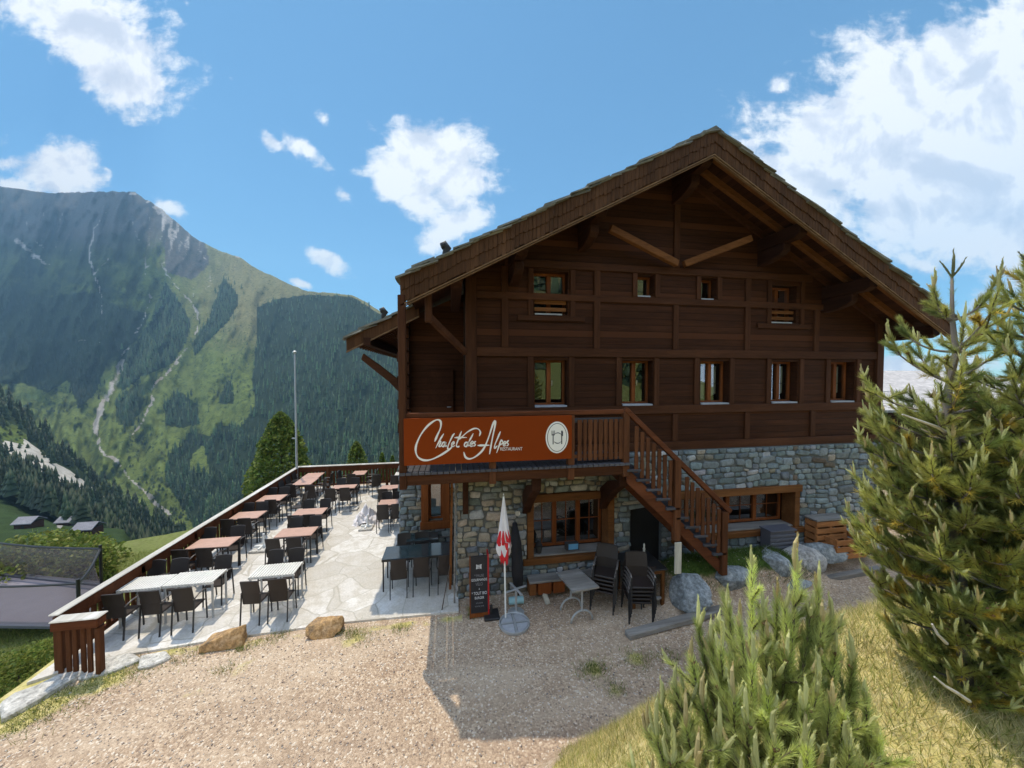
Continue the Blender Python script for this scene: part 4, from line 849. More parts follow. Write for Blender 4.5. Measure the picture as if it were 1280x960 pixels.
b = MB(); z = roof_z; b.prism([(ELB, 8.98, z(ELB)-.02), (EL+.1, 8.98, z(EL+.1)-.02), (EL+.1, 8.98, z(EL+.1)-.3), (ELB, 8.98, z(ELB)-.3)], (0, .04, 0)); b.build('verge_board', M['shing'], roof)
b = MB(); b.prism([(ELB, 8.96, z(ELB)-.31), (EL+.1, 8.96, z(EL+.1)-.31), (EL+.1, 8.96, z(EL+.1)-.345), (ELB, 8.96, z(ELB)-.345)], (0, .05, 0)); b.build('trim', M['trim'], roof)
b = MB()
for k in range(26): v = 9.1+k*.3; b.prism([(ELB+.05, v, z(ELB+.05)-.13), (-1.1, v, z(-1.1)-.13), (-1.1, v, z(-1.1)-.21), (ELB+.05, v, z(ELB+.05)-.21)], (0, .09, 0))
b.build('rafter_tails', M['beam'], roof)
for v in (6.75, 7.18, 7.6):   # rafters under the overhang
    for (u0, u1) in ((EL+.1, RU-.02), (RU+.02, ER-.1)):
        b = MB(); h = .13; b.prism([(u0, v, z(u0)-.131), (u1, v, z(u1)-.131), (u1, v, z(u1)-.131-h), (u0, v, z(u0)-.131-h)], (0, .10, 0)); b.build('rafter', M['brace'] if v < 7.3 else M['beam'], roof)
PUR = [(RU, .2), (2.95, .0), (1.35, .0), (.1, 0), (7.65, 0), (9.6, 0), (11.5, 0)]
for (u, _) in PUR:
    zc = z(u)-.27-.16; b = MB(); y0 = VF0+.14
    b.prism([(u-.11, y0, zc-.08), (u-.11, y0, zc+.15), (u-.11, 9.4, zc+.15), (u-.11, 9.4, zc-.15), (u-.11, y0+.12, zc-.15)], (.22, 0, 0)); b.build('purlin', M['beam_y'], house, bevel=.012)
    if .3 < u < 11.5:
        b = MB(); zb = zc-.3; y1 = y0+.38
        b.prism([(u-.1, y1, zb-.02), (u-.1, y1, zb+.14), (u-.1, VW+.02, zb+.14), (u-.1, VW+.02, zb-.2), (u-.1, y1+.35, zb-.17), (u-.1, y1+.1, zb-.1)], (.2, 0, 0)); b.build('corbel', M['beam_y'], house, bevel=.012)
b = MB(); b.beam((3.42, 7.30, uz(757, 284, 7.3)[1]-.02), (5.2, 7.52, 7.46), .12, .15); b.build('strut', M['brace'], house, bevel=.01)
b = MB(); b.beam((6.95, 7.30, uz(925, 297, 7.3)[1]), (5.38, 7.52, 7.46), .12, .15); b.build('strut', M['brace'], house, bevel=.01)
ua, za = uz(536, 396, 6.75); b = MB(); b.beam((ua, 6.75, za), (U0-.02, 7.66, 5.35), .1, .13); b.build('strut', M['beam'], house, bevel=.01)
MB().box((ua-.07, 6.7, za-.1), (ua+.06, 6.83, z(ua)-.2)).build('hanging_post', M['beam_v'], house, bevel=.01)
b = MB(); b.prism([(-1.32, 9.2, 4.45), (-1.32, 9.2, 4.75), (-1.75, 9.2, 5.1), (-2.15, 9.2, 5.4), (-2.2, 9.2, 5.25), (-1.85, 9.2, 4.95), (-1.55, 9.2, 4.7)], (0, .14, 0)); b.build('bracket', M['beam'], house, bevel=.01)
MB().beam((-2.0, 8.95, z(-2)-.32), (-2.0, VB, z(-2)-.32), .16, .18).build('purlin', M['beam_y'], house)
for (x, y, v, hh) in ((556, 322, 6.85, .36), (479, 398, 9.25, .34)):
    u = uz(x, y, v)[0]; zz = z(u)-.02; b = MB(); b.tube([(u, v, zz), (u, v, zz+hh*.55), (u+.05, v, zz+hh*.85), (u+.0, v, zz+hh), (u-.07, v, zz+hh*.92)], [.05, .05, .075, .085, .06], 10); b.build('roof_vent', M['black_metal'], house, smooth=True)
# --- balcony
VBF = 6.5
BZ = 3.02
bal = MB(); n = 40
for k in range(n): u0 = -.92+4.42*k/n; bal.box((u0, VBF-.06, BZ+.06), (u0+4.42/n-.014, VS-.02 if u0 > S0 else 9.2, BZ+.105))
balc = bal.build('balcony', M['step'], house)
MB().box((-.88, VBF, BZ-.14), (3.44, VBF+.12, BZ+.055)).build('edge_beam', M['beam'], balc, bevel=.01)
for u in (-.7, .4, 1.5, 2.6, 3.3): MB().box((u-.07, VBF+.125, BZ-.12), (u+.07, VS-.03 if u > 0 else 9.2, BZ+.052)).build('joist', M['beam_y'], balc)
MB().box((-.86, VBF-.01, 4.10), (3.5, VBF+.10, 4.19)).build('handrail', M['railx'], balc, bevel=.012)
MB().box((-.85, VBF+.03, 3.94), (3.42, VBF+.07, 4.03)).build('upper_rail', M['step'], balc, bevel=.006)
MB().box((-.85, VBF+.03, 3.24), (3.42, VBF+.07, 3.31)).build('lower_rail', M['rail'], balc, bevel=.006)
MB().box((-.93, VBF-.03, 2.82), (-.80, VBF+.11, z(-.87)-.3)).build('corner_post', M['beam_v'], house, bevel=.012)
for u in (.75, 2.28, 3.43): MB().box((u-.065, VBF-.025, 2.84), (u+.065, VBF+.105, 4.10 if u < 3.4 else 4.2)).build('post', M['rail'], balc, bevel=.01)
def baluster(p, h, parent, w=.095, nm='baluster'):
    a, v, c = p; MB().prism([(a-w/2, v, c), (a+w/2, v, c), (a+w/2, v, c+h*.3), (a+w*.36, v, c+h*.42), (a+w*.5, v, c+h*.55), (a+w/2, v, c+h), (a-w/2, v, c+h), (a-w/2, v, c+h*.55), (a-w*.36, v, c+h*.42), (a-w/2, v, c+h*.3)], (0, .03, 0)).build(nm, M['rail'], parent, bevel=.004)
for k in range(9): baluster((2.46+k*.108, VBF+.0, 3.2), .80, balc, .07 if k % 2 else .085)
for (x, zt) in ((667, 2.86), (772, 2.9)):
    u = uz(x, 600, 6.9)[0]; b = MB(); b.prism([(u-.09, VS-.0, 1.75), (u-.09, VS, 2.25), (u-.09, 7.2, 2.55), (u-.09, 6.72, 2.70), (u-.09, 6.72, 2.88), (u-.09, 6.62, 2.88), (u-.09, 6.64, 2.6), (u-.09, 7.0, 2.35), (u-.09, 7.4, 2.0)], (.18, 0, 0)); b.build('bracket', M['beam_y'], house, bevel=.01)
u = uz(582, 630, 7.5)[0]; MB().box((u-.06, VS-.14, 1.9), (u+.06, VS-.02, 2.88)).build('bracket_post', M['beam_y'], house, bevel=.01)
# --- outside stair
N0, N1 = (3.47, 3.06), (5.66, .98)
TS = VBF+.0
st = MB(); nx = np.array((N1[0]-N0[0], 0, N1[1]-N0[1])); L = np.linalg.norm(nx)
def strg(v): return [(N0[0]+.0, v, N0[1]-.05), (N1[0]+.02, v, N1[1]-.12), (N1[0]+.02, v, N1[1]-.40), (N0[0], v, N0[1]-.36)]
st.prism(strg(TS+.02), (0, .06, 0)); stair = st.build('staircase', M['railx'], house, bevel=.008)
MB().prism(strg(7.42), (0, .06, 0)).build('stringer', M['railx'], stair)
for k in range(10):
    t = (k+.5)/10; u = N0[0]+(N1[0]-N0[0])*t; zz = N0[1]+(N1[1]-N0[1])*t; MB().box((u-.14, TS-.04, zz-.02), (u+.16, 7.45, zz+.03)).build('step', M['step'], stair, bevel=.006)
for (u, z0, z1) in ((4.57, 1.45, 3.13), (5.68, .62, 1.98)): MB().box((u-.07, TS-.04, z0), (u+.07, TS+.09, z1)).build('newel_post', M['rail'], stair, bevel=.01)
MB().beam((3.40, TS+.02, 4.20), (5.82, TS+.02, 1.97), .11, .10).build('handrail', M['railx'], stair, bevel=.01)
for k in range(16):
    t = (k+.7)/16.4; u = N0[0]+.08+(N1[0]-N0[0]-.12)*t
    if abs(u-4.57) < .1: continue
    zz = N0[1]+(N1[1]-N0[1])*(u-N0[0])/(N1[0]-N0[0]); baluster((u, TS-.035, zz+.02), .93, stair, .08)
MB().box((4.50, TS-.06, .78), (4.65, TS-.03, 1.43)).build('pale_panel', M['pale_wood'], stair, bevel=.004)
MB().box((4.15, VS+.1, -.2), (4.95, VS+.16, 1.72)).build('cellar_door', M['dark'], house)
# ------------------------------------------------------------------ sign on the balcony
def text_mesh(txt, size, align='CENTER', depth=.002):
    c = bpy.data.curves.new('t', 'FONT'); c.body = txt; c.size = size; c.align_x = align; c.extrude = depth
    o = bpy.data.objects.new('t', c); COL.objects.link(o); dg = bpy.context.evaluated_depsgraph_get(); me = bpy.data.meshes.new_from_object(o.evaluated_get(dg))
    COL.objects.unlink(o); bpy.data.objects.remove(o); return me
def put_text(name, txt, size, M4, mat, parent, align='CENTER', sx=1.0):
    me = text_mesh(txt, size, align); me.transform(M4 @ Matrix.Diagonal((sx, 1, 1, 1))); me.materials.clear(); me.materials.append(mat)
    o = bpy.data.objects.new(name, me); COL.objects.link(o); setpar(o, parent); return o
def smooth_path(pts, n=7):
    P = [np.array(p, float) for p in pts]; P = [2*P[0]-P[1]]+P+[2*P[-1]-P[-2]]; out = []
    for i in range(1, len(P)-2):
        for k in range(n):
            t = k/n; a, b, c, d = P[i-1], P[i], P[i+1], P[i+2]; out.append(.5*((2*b)+(c-a)*t+(2*a-5*b+4*c-d)*t*t+(3*b-a-3*c+d)*t**3))
    out.append(P[-2]); return out
VSG = VBF-.075
sign = thing('sign_board', 'wide rust orange sign board reading Chalet des Alpes on the balcony front', 'sign', (.7, VSG, 3.7))
(s0, t0), (s1, t1) = uz(505, 582, VSG), uz(715, 517, VSG)
MB().box((s0, VSG, 3.265), (s1, VSG+.045, 4.105)).build('panel', M['sign'], sign, bevel=.004)
def sgn(zx, zy): return atV(490+zx/5.333, 500+zy/5.333, VSG)
def ribbon(mb, pts, w, y, mi=0):
    P = [np.array((p[0], y, p[2])) for p in pts]; n = len(P); vs = []
    for i in range(n):
        d = P[min(i+1, n-1)]-P[max(i-1, 0)]; d /= max(1e-6, np.linalg.norm(d)); q = np.array((-d[2], 0, d[0])); ww = w*(.45+.55*min(1, i/3, (n-1-i)/3))*(1+.25*math.sin(i*.35))
        vs += [P[i]-q*ww/2, P[i]+q*ww/2, P[i]-q*ww/2+np.array((0, .004, 0)), P[i]+q*ww/2+np.array((0, .004, 0))]
    fs = []
    for i in range(n-1): a = 4*i; fs += [(a, a+1, a+5, a+4), (a, a+4, a+6, a+2), (a+1, a+3, a+7, a+5)]
    mb.add(vs, fs, mi)
STK = {'C': [[(285, 277), (300, 240), (322, 190), (326, 150), (310, 132), (280, 140), (235, 175), (190, 235), (162, 300), (159, 345), (175, 382), (212, 401), (260, 397), (320, 370), (375, 335), (400, 316)]],
 'halet': [[(345, 224), (318, 268), (291, 322)], [(300, 302), (318, 276), (326, 281), (314, 306), (324, 308), (338, 292)], [(358, 281), (340, 284), (331, 303), (344, 309), (360, 282), (355, 306), (366, 304)], [(417, 221), (400, 246), (376, 300), (372, 324), (386, 324), (402, 304)], [(398, 300), (414, 287), (410, 277), (399, 292), (402, 310), (420, 303)], [(464, 207), (442, 262), (429, 303), (440, 312), (450, 306)], [(416, 251), (455, 249), (499, 250)]],
 'des': [[(506, 281), (488, 286), (482, 305), (497, 308), (512, 279), (508, 300), (518, 304)], [(512, 279), (530, 246), (542, 222)], [(582, 241), (589, 214), (574, 193), (545, 191), (505, 212), (470, 242), (448, 263)], [(520, 302), (541, 286), (535, 274), (524, 290), (526, 309), (543, 303)], [(560, 274), (547, 285), (556, 298), (544, 309)]],
 'A': [[(685, 134), (668, 175), (640, 260), (607, 330), (560, 375), (518, 392), (490, 380), (478, 346)], [(685, 134), (688, 160), (668, 260), (650, 361)], [(570, 303), (610, 302), (651, 301)]],
 'lpes': [[(723, 209), (706, 250), (686, 298), (685, 321), (703, 304)], [(728, 262), (712, 310), (697, 353)], [(717, 282), (732, 269), (738, 286), (718, 301)], [(741, 301), (759, 286), (752, 275), (743, 290), (746, 306), (760, 301)], [(779, 267), (767, 282), (776, 295), (764, 307)]]}
for k, strokes in STK.items():
    mb = MB()
    for j, st_ in enumerate(strokes): ribbon(mb, [sgn(*p) for p in smooth_path(st_)], .030 if k in 'CA' else .024, VSG-.004-.0004*j)
    mb.build('lettering', M['cream'], sign)
q0, q1 = sgn(721, 337), sgn(868, 334); me = text_mesh('RESTAURANT', .085); wd = max(v.co.x for v in me.vertices)-min(v.co.x for v in me.vertices)
put_text('lettering', 'RESTAURANT', .085, Matrix.Translation(((q0[0]+q1[0])/2, VSG-.004, q0[2]-.004)) @ Matrix.Rotation(math.radians(1.5), 4, 'Y') @ Matrix.Rotation(PI/2, 4, 'X'), M['cream'], sign, sx=(q1[0]-q0[0])/wd)
def disc(mb, c, rx, rz, y, th=.004, n=40): mb.prism([(c[0]+rx*math.cos(2*PI*k/n), y, c[2]+rz*math.sin(2*PI*k/n)) for k in range(n)], (0, th, 0))
c = sgn(1100, 249); kx = (sgn(1175, 249)-c)[0]; kz = (c-sgn(1100, 354))[2]
mb = MB(); disc(mb, c, kx, kz, VSG-.006); lg = mb.build('logo', M['cream'], sign)
mb = MB(); disc(mb, c, kx*.87, kz*.90, VSG-.008); mb.build('ring', M['logo_dark'], lg)
mb = MB(); disc(mb, c, kx*.82, kz*.865, VSG-.010); mb.build('plate', M['cream'], lg)
mb = MB(); y = VSG-.0125
for a0, a1 in ((40, 140), (220, 320)): ribbon(mb, [c+np.array((kx*.40*math.cos(math.radians(a0+(a1-a0)*k/14))+.01, 0, -.012+kz*.33*math.sin(math.radians(a0+(a1-a0)*k/14)))) for k in range(15)], .013, y)
fx = sgn(1073, 240)[0]; kn = sgn(1131, 240)[0]; zt, zb, zm = sgn(1073, 203)[2], sgn(1073, 295)[2], sgn(1073, 235)[2]
mb.box((fx-.009, y, zb), (fx+.009, y+.002, zm)); mb.box((fx-.03, y, zm), (fx+.03, y+.002, zm+.02))
for dx in (-.03, -.005, .02): mb.box((fx+dx, y, zm+.02), (fx+dx+.01, y+.002, zt))
mb.box((kn-.012, y, zb), (kn+.008, y+.002, zm-.02)); mb.prism([(kn-.014, y, zm-.02), (kn+.022, y, zm-.02), (kn+.024, y, zt-.03), (kn+.005, y, zt), (kn-.014, y, zt-.01)], (0, .002, 0))
mb.build('cutlery_mark', M['logo_dark'], lg)
# ------------------------------------------------------------------ terrace
TP = [(-6.62, 6.62), (-5.9, 6.98), (-4.4, 7.12), (-2.1, 7.22), (.12, 7.15), (.12, 9.5), (-1.3, 9.5), (-1.3, 16.15), (-6.62, 16.15)]
mb = MB(); mb.prism([(x, y, .035) for x, y in TP], (0, 0, -.4)); mb.build('terrace', M['pave'], kind='structure')
for pts, l in (([(-1, 885), (18, 872), (46, 862), (70, 850), (95, 838), (112, 838), (104, 846), (76, 862), (50, 878), (22, 894), (2, 905)], None),):
    P = [atZ(x, y, .0) for x, y in pts]
    mb = MB(); mb.prism([(p[0], p[1], .09) for p in P], (0, 0, -.6)); mb.build('kerb', M['curb'], bevel=.03, kind='structure')
def slab(poly, nm, l, h=.05):
    P = [atZ(x, y) for x, y in poly]; g = max(.0, float(ground_z(P[0][0], P[0][1]))); mb = MB(); mb.prism([(p[0], p[1], g+h) for p in P], (0, 0, -.25)); o = mb.build(nm, M['curb'], bevel=.02); tag(o, l, 'paving slab', 'pale stone slabs beside the railing end')
slab([(85, 838), (128, 826), (165, 818), (178, 826), (140, 842), (100, 852)], 'stone_slab', 'pale flat stone slab directly under the short railing end')
slab([(176, 822), (208, 816), (214, 824), (190, 835), (172, 838)], 'stone_slab', 'small pale stone slab right of the short railing end')
# --- timber railing round the terrace
RL, RF, RN = -6.36, 15.95, 6.85
rl = thing('terrace_railing', 'long brown timber railing with pale sunlit top along the left terrace edge', 'railing', (RL, 11, 0), 0, 'timber railings round the terrace')
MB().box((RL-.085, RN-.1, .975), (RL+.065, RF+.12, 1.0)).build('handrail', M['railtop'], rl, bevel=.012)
MB().box((RL-.07, RN, .76), (RL+.05, RF, .97)).build('rail', M['railx'], rl, bevel=.01)
MB().box((RL-.06, RN, .14), (RL+.01, RF, .22)).build('lower_rail', M['railx'], rl)
v = RN
while v <= RF+.01: MB().box((RL-.07, v-.05, .0), (RL+.05, v+.05, .93)).build('post', M['rail'], rl, bevel=.008); v += (RF-RN)/6
k = 0; v = RN+.12
while v < RF-.08 and k < 70: MB().box((RL-.02, v, .16), (RL+.005, v+.075, .80)).build('baluster', M['rail'], rl); v += .131; k += 1
rf = thing('terrace_railing', 'timber railing along the far terrace edge in front of the spruces', 'railing', (-4, RF, 0), 0, 'timber railings round the terrace')
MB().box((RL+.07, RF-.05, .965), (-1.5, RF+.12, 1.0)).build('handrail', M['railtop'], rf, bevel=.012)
MB().box((RL+.06, RF-.03, .76), (-1.5, RF+.05, .962)).build('rail', M['railx'], rf)
MB().box((RL+.06, RF-.02, .14), (-1.5, RF+.04, .22)).build('lower_rail', M['railx'], rf)
for u in (-5.2, -4.0, -2.8, -1.6): MB().box((u-.05, RF-.05, 0), (u+.05, RF+.06, .93)).build('post', M['rail'], rf)
for k in range(36): u = RL+.15+k*.134; MB().box((u, RF-.0, .16), (u+.08, RF+.025, .80)).build('baluster', M['rail'], rf)
rn = thing('terrace_railing', 'short chunky railing end with pale cap and flat boards at the near corner', 'railing', (-6.1, RN-.05, 0), 0, 'timber railings round the terrace')
e0, e1 = float(atV(71, 780, 6.68)[0]), float(atV(132, 780, 6.68)[0])
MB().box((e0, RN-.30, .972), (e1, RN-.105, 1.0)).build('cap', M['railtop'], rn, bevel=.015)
MB().box((e0+.008, RN-.292, .83), (e1-.012, RN-.125, .97)).build('rail', M['railx'], rn, bevel=.015)
for k in range(6): u = e0+.05+(e1-e0-.16)*k/5.; MB().box((u-.035, RN-.2+.012*(k % 2), -.06+.02*(k % 3)), (u+.03, RN-.165+.012*(k % 2), .80)).build('board', M['rail'], rn, bevel=.006)
MB().box((e1-.10, RN-.25, -.05), (e1-.03, RN-.15, .80)).build('post', M['rail'], rn, bevel=.01)
fp = thing('flagpole', 'tall thin bare grey flagpole at the far corner of the terrace railing', 'flagpole', (-6.3, 15.7, 0))
b0 = atV(371, 588, 15.8); b1 = atV(369.5, 442, 15.8)
MB().tube([(b0[0], 15.8, 0), (b0[0], 15.8, b1[2])], [.05, .032], 8).build('pole', M['galv'], fp); MB().lathe([(.03, 0), (.075, .03), (.08, .08), (.03, .12)], (b0[0], 15.8, b1[2]), 10).build('finial', M['steel'], fp)
MB().box((b0[0]-.16, 15.78, 2.2), (b0[0], 15.82, 2.25)).build('cleat', M['galv'], fp)
# ------------------------------------------------------------------ terrace furniture
def make_chair(seat_h=.42, top=.87, w=.325):
    t = thing('wicker_chair', 'x', 'chair'); m = M['wicker']
    MB().box((-w/2, -.17, seat_h-.04), (w/2, .16, seat_h)).build('seat', m, t, bevel=.012)
    k = 8; vs = []
    for j in range(k+1):
        x = -w/2+w*j/k; dz = .012*math.cos(PI*(j/k-.5)); dy = .022*(1-(2*j/k-1)**2)
        for (zz, yy) in ((seat_h-.02, -.165), (seat_h+.2, -.185), (top, -.24)): vs += [(x, yy-dy, zz+dz*(zz > .8)), (x, yy-dy+.028, zz+dz*(zz > .8))]
    fs = []
    for j in range(k):
        a, b = 6*j, 6*(j+1)
        for q in (0, 2): fs += [(a+q, b+q, b+q+2, a+q+2), (a+q+1, a+q+3, b+q+3, b+q+1)]
        fs += [(a, a+1, b+1, b), (a+4, b+4, b+5, a+5)]
    for a in (0, 6*k): fs += [(a, a+2, a+3, a+1), (a+2, a+4, a+5, a+3)]
    MB().add(vs, fs).build('backrest', m, t)
    for sx in (-1, 1):
        x = sx*(w/2+.011)
        MB().beam((x, -.235, 0), (x, -.175, seat_h+.2), .019, .022, (0, 1, 0)).build('leg', M['black_metal'], t); MB().beam((x, .18, 0), (x, .15, .61), .019, .022, (0, 1, 0)).build('leg', M['black_metal'], t)
        MB().tube([(x, -.19, .60), (x, -.05, .635), (x, .10, .635), (x, .165, .61)], .014, 6).build('armrest', M['arm'], t, smooth=True)
    return t
chair0 = make_chair(); used = []
def place_chair(x, y, rz, label, group, z=.035):
    rz += random.uniform(-.09, .09)
    if not used: used.append(1); chair0.location = (x, y, z); chair0.rotation_euler = (0, 0, rz); chair0['label'] = label; chair0['group'] = group; return chair0
    return dup(chair0, (x, y, z), rz, label, group)
def make_table(L, W, kind, h=.74):
    """base centred at the origin, long side along x"""
    t = thing('terrace_table', 'x', 'table'); tp = MB()
    if kind == 'slat':
        n = int(L/.052)
        for k in range(n): x = -L/2+L*k/n; tp.box((x, -W/2, h-.022), (x+L/n-.016, W/2, h))
        tp.box((-L/2, -W/2+.004, h-.05), (L/2, -W/2+.03, h-.023)); tp.box((-L/2, W/2-.03, h-.05), (L/2, W/2-.004, h-.023)); tp.build('tabletop', M['white_slat'], t)
    elif kind == 'glass':
        tp.box((-L/2, -W/2, h-.012), (L/2, W/2, h)); tp.build('tabletop', M['glasstop'], t, bevel=.003)
        f = MB(); f.box((-L/2, -W/2, h-.06), (L/2, -W/2+.03, h-.013)); f.box((-L/2, W/2-.03, h-.06), (L/2, W/2, h-.013)); f.box((-L/2, -W/2+.03, h-.06), (-L/2+.03, W/2-.03, h-.013)); f.box((L/2-.03, -W/2+.03, h-.06), (L/2, W/2-.03, h-.013)); f.build('frame', M['black_metal'], t)
    else:
        tp.box((-L/2, -W/2, h-.026), (L/2, W/2, h)); tp.build('tabletop', M['pink'], t, bevel=.004)
        MB().box((-L/2+.05, -W/2+.05, h-.07), (L/2-.05, W/2-.05, h-.027)).build('apron', M['black_metal'], t)
    lm = M['black_metal'] if kind != 'slat' else M['galv']
    for sx in (-1, 1):
        for sy in (-1, 1): x, y = sx*(L/2-.03), sy*(W/2-.03); MB().box((x-.014, y-.014, 0), (x+.014, y+.014, h-.027 if kind != 'slat' else h-.051)).build('leg', lm, t)
    return t
GC = 'brown wicker chairs round the terrace tables'; GT = 'tables on the terrace'
protos = {}
def table(c0, c1, v0, v1, kind, label, ph=.035):
    L, W = c1-c0, v1-v0; t = make_table(L, W, kind); t.location = ((c0+c1)/2, (v0+v1)/2, ph); t['label'] = label; t['group'] = GT; return t
table(-6.30, -5.57, 7.74, 8.2, 'slat', 'left half of the long white slatted table next to the short railing end')
table(-5.56, -4.68, 7.76, 8.24, 'slat', 'right half of the long white slatted table next to the short railing end')
table(-4.08, -3.22, 7.80, 8.28, 'slat', 'single white slatted table behind the two ochre rocks')
table(-6.20, -5.28, 9.34, 9.86, 'pink', 'nearest pink topped table beside the left railing')
table(-6.26, -5.50, 11.05, 11.6, 'pink', 'second pink topped table from the front beside the left railing')
table(-6.26, -5.54, 12.48, 13.06, 'pink', 'third pink topped table from the front beside the left railing')
table(-5.86, -5.2, 14.1, 14.95, 'pink', 'nearer of the two joined pink tables by the flagpole corner')
table(-5.88, -5.24, 14.97, 15.7, 'pink', 'farther of the two joined pink tables by the flagpole corner')
table(-4.44, -3.56, 9.63, 10.15, 'pink', 'pink topped table directly behind the single white slatted table')
table(-4.62, -3.78, 11.04, 11.55, 'pink', 'pink topped table two rows behind the single white slatted table')
table(-4.28, -3.48, 13.40, 13.82, 'pink', 'small pink table in the middle of the terrace just before the back row')
table(-4.06, -3.54, 15.12, 15.72, 'pink', 'pink table against the far railing right of the flagpole')
table(-2.55, -1.7, 13.0, 13.5, 'pink', 'pink table farther along the stone house corner')
table(-2.30, -1.6, 11.45, 11.95, 'pink', 'pink table nearer along the stone house corner')
table(-1.55, .02, 8.06, 8.66, 'glass', 'long dark glass table in the shade under the balcony')
table(-1.12, -.35, 8.86, 9.3, 'glass', 'second glass table behind the long dark one against the stone wall')
table(-2.3, -1.75, 14.75, 15.25, 'slat', 'small white table at the far right end of the terrace')
def ch(x, y, rz, l): place_chair(x, y, rz, l, GC)
def row(xs, y, rz, who, side):
    nm = {1: ['']}; nm[2] = ['left', 'right']; nm[3] = ['left', 'middle', 'right']
    for k, x in enumerate(xs): ch(x, y, rz, ('%s brown wicker chair on the %s side of %s' % (nm[len(xs)][k], side, who)).strip())
PIh = PI
row([-6.08, -5.5, -4.99], 7.62, 0, 'the long white slatted table', 'near'); row([-6.22, -5.78, -4.95], 8.36, PI, 'the long white slatted table', 'far')
row([-3.84, -3.37], 7.64, 0, 'the single white slatted table', 'near'); row([-3.94, -3.5], 8.42, PI, 'the single white slatted table', 'far')
row([-6.1, -5.62], 9.26, 0, 'the nearest pink railing table', 'near'); row([-6.2, -5.52], 9.98, PI, 'the nearest pink railing table', 'far')
row([-6.08, -5.66], 10.95, 0, 'the second pink railing table', 'near'); row([-6.18, -5.78], 11.74, PI, 'the second pink railing table', 'far')
row([-5.68], 12.40, 0, 'the third pink railing table', 'near'); row([-6.2, -5.78], 13.22, PI, 'the third pink railing table', 'far')
row([-4.28, -3.84], 9.48, 0, 'the first inner pink table', 'near'); row([-4.26, -3.78], 10.32, PI, 'the first inner pink table', 'far')
row([-4.40, -4.0], 10.93, 0, 'the second inner pink table', 'near'); row([-4.44, -3.98], 11.72, PI, 'the second inner pink table', 'far')
row([-4.2, -3.72], 13.25, 0, 'the small middle pink table', 'near'); row([-4.16, -3.66], 14.0, PI, 'the small middle pink table', 'far')
for k, y in enumerate((14.25, 14.8, 15.35)): ch(-6.08, y, -PI/2, '%s wicker chair between flagpole railing and joined pink tables' % ('nearest', 'middle', 'farthest')[k])
for k, y in enumerate((14.35, 15.1)): ch(-4.98, y, PI/2, '%s wicker chair on the right flank of the joined pink tables' % ('nearer', 'farther')[k])
ch(-5.72, 13.92, 0, 'left wicker chair at the near end of the joined pink tables'); ch(-5.05, 13.72, .15, 'right wicker chair turned out near the joined pink tables')
ch(-5.08, 12.75, PI/2, 'wicker chair facing left at the end of the third pink railing table')
row([-3.95], 15.0, 0, 'the pink far railing table', 'near'); ch(-3.3, 15.3, PI/2, 'wicker chair on the right flank of the pink far railing table'); ch(-3.05, 14.7, .5, 'wicker chair standing loose right of the pink far railing table'); ch(-4.35, 15.3, -PI/2, 'wicker chair on the left flank of the pink far railing table')
row([-2.1, -1.68], 11.35, 0, 'the nearer stone corner table', 'near'); row([-2.15, -1.72], 12.1, PI, 'the nearer stone corner table', 'far'); row([-2.36, -1.9], 12.88, 0, 'the farther stone corner table', 'near')
row([-2.2, -1.85], 14.5, 0, 'the small white far table', 'near')
row([-1.16, -.66, -.14], 8.0, 0, 'the dark glass table', 'near'); row([-1.2, -.75], 8.78, PI, 'the dark glass table', 'far'); ch(-.2, 9.0, PI/2, 'wicker chair in the dark corner by the stone wall window')
# parasol stands, lying cloth
def stand(x, y, l, w=.46):
    t = thing('parasol_stand', l, 'parasol stand', (x, y, .035), 0, 'pale parasol stands on the terrace'); z = .035
    MB().box((x-w/2, y-w/2, z), (x+w/2, y+w/2, z+.06)).build('base_slab', M['curb'], t, bevel=.01)
    mb = MB(); mb.beam((x-w*.4, y, z+.085), (x+w*.4, y, z+.085), .05, .05); mb.build('cross_bar', M['white_paint'], t); mb = MB(); mb.beam((x, y-w*.4, z+.08), (x, y+w*.4, z+.08), .05, .038); mb.build('cross_bar', M['white_paint'], t)
    MB().tube([(x+.03, y+.03, z+.06), (x+.03, y+.03, z+.42)], .026, 10).build('socket', M['white_paint'], t)
stand(-5.2, 10.65, 'parasol stand on the paving between the second railing table and the inner row'); stand(-2.66, 11.55, 'parasol stand on the paving left of the nearer stone corner table', .4)
p = atZ(439, 637, .035); t = thing('stone_block', 'low pale slab on the paving left of the crumpled white cloth', 'slab', p); MB().box((p[0]-.24, p[1]-.16, p[2]), (p[0]+.24, p[1]+.16, p[2]+.07)).build('slab', M['curb'], t, bevel=.01); MB().box((p[0]-.12, p[1]-.1, p[2]+.07), (p[0]+.12, p[1]+.1, p[2]+.1)).build('plate', M['galv'], t)
def cloth(c, r, h, name, mat, label, cat, n=30):
    V_ = []; 
    for i in range(n+1):
        for j in range(n+1):
            a, b = 2*i/n-1, 2*j/n-1; d = math.hypot(a, b); e = max(0, 1-d*.9)**.7
            q = float(fbm(np.array(a*2.6+9), np.array(b*2.6+3), 4)); q2 = abs(float(vnoise(np.array(a*5+3.), np.array(b*5+8.)))-.5)*2
            V_.append((c[0]+a*r*(.8+.4*q), c[1]+b*r*.85*(.8+.4*q2), c[2]+.004+e*h*(.35+.9*q)*(.6+.6*q2)))
    o = npmesh(name, V_, grid_faces(n+1, n+1), mat, smooth=True); tag(o, label, cat)
    return o
cloth(atZ(459, 652, .035), .42, .62, 'white_cloth', M['canopy_white'], 'crumpled white cloth heaped on the terrace left of the stone corner tables', 'cloth')
# ------------------------------------------------------------------ things in front of the chalet
def gz(u, v): return float(ground_z(u, v))
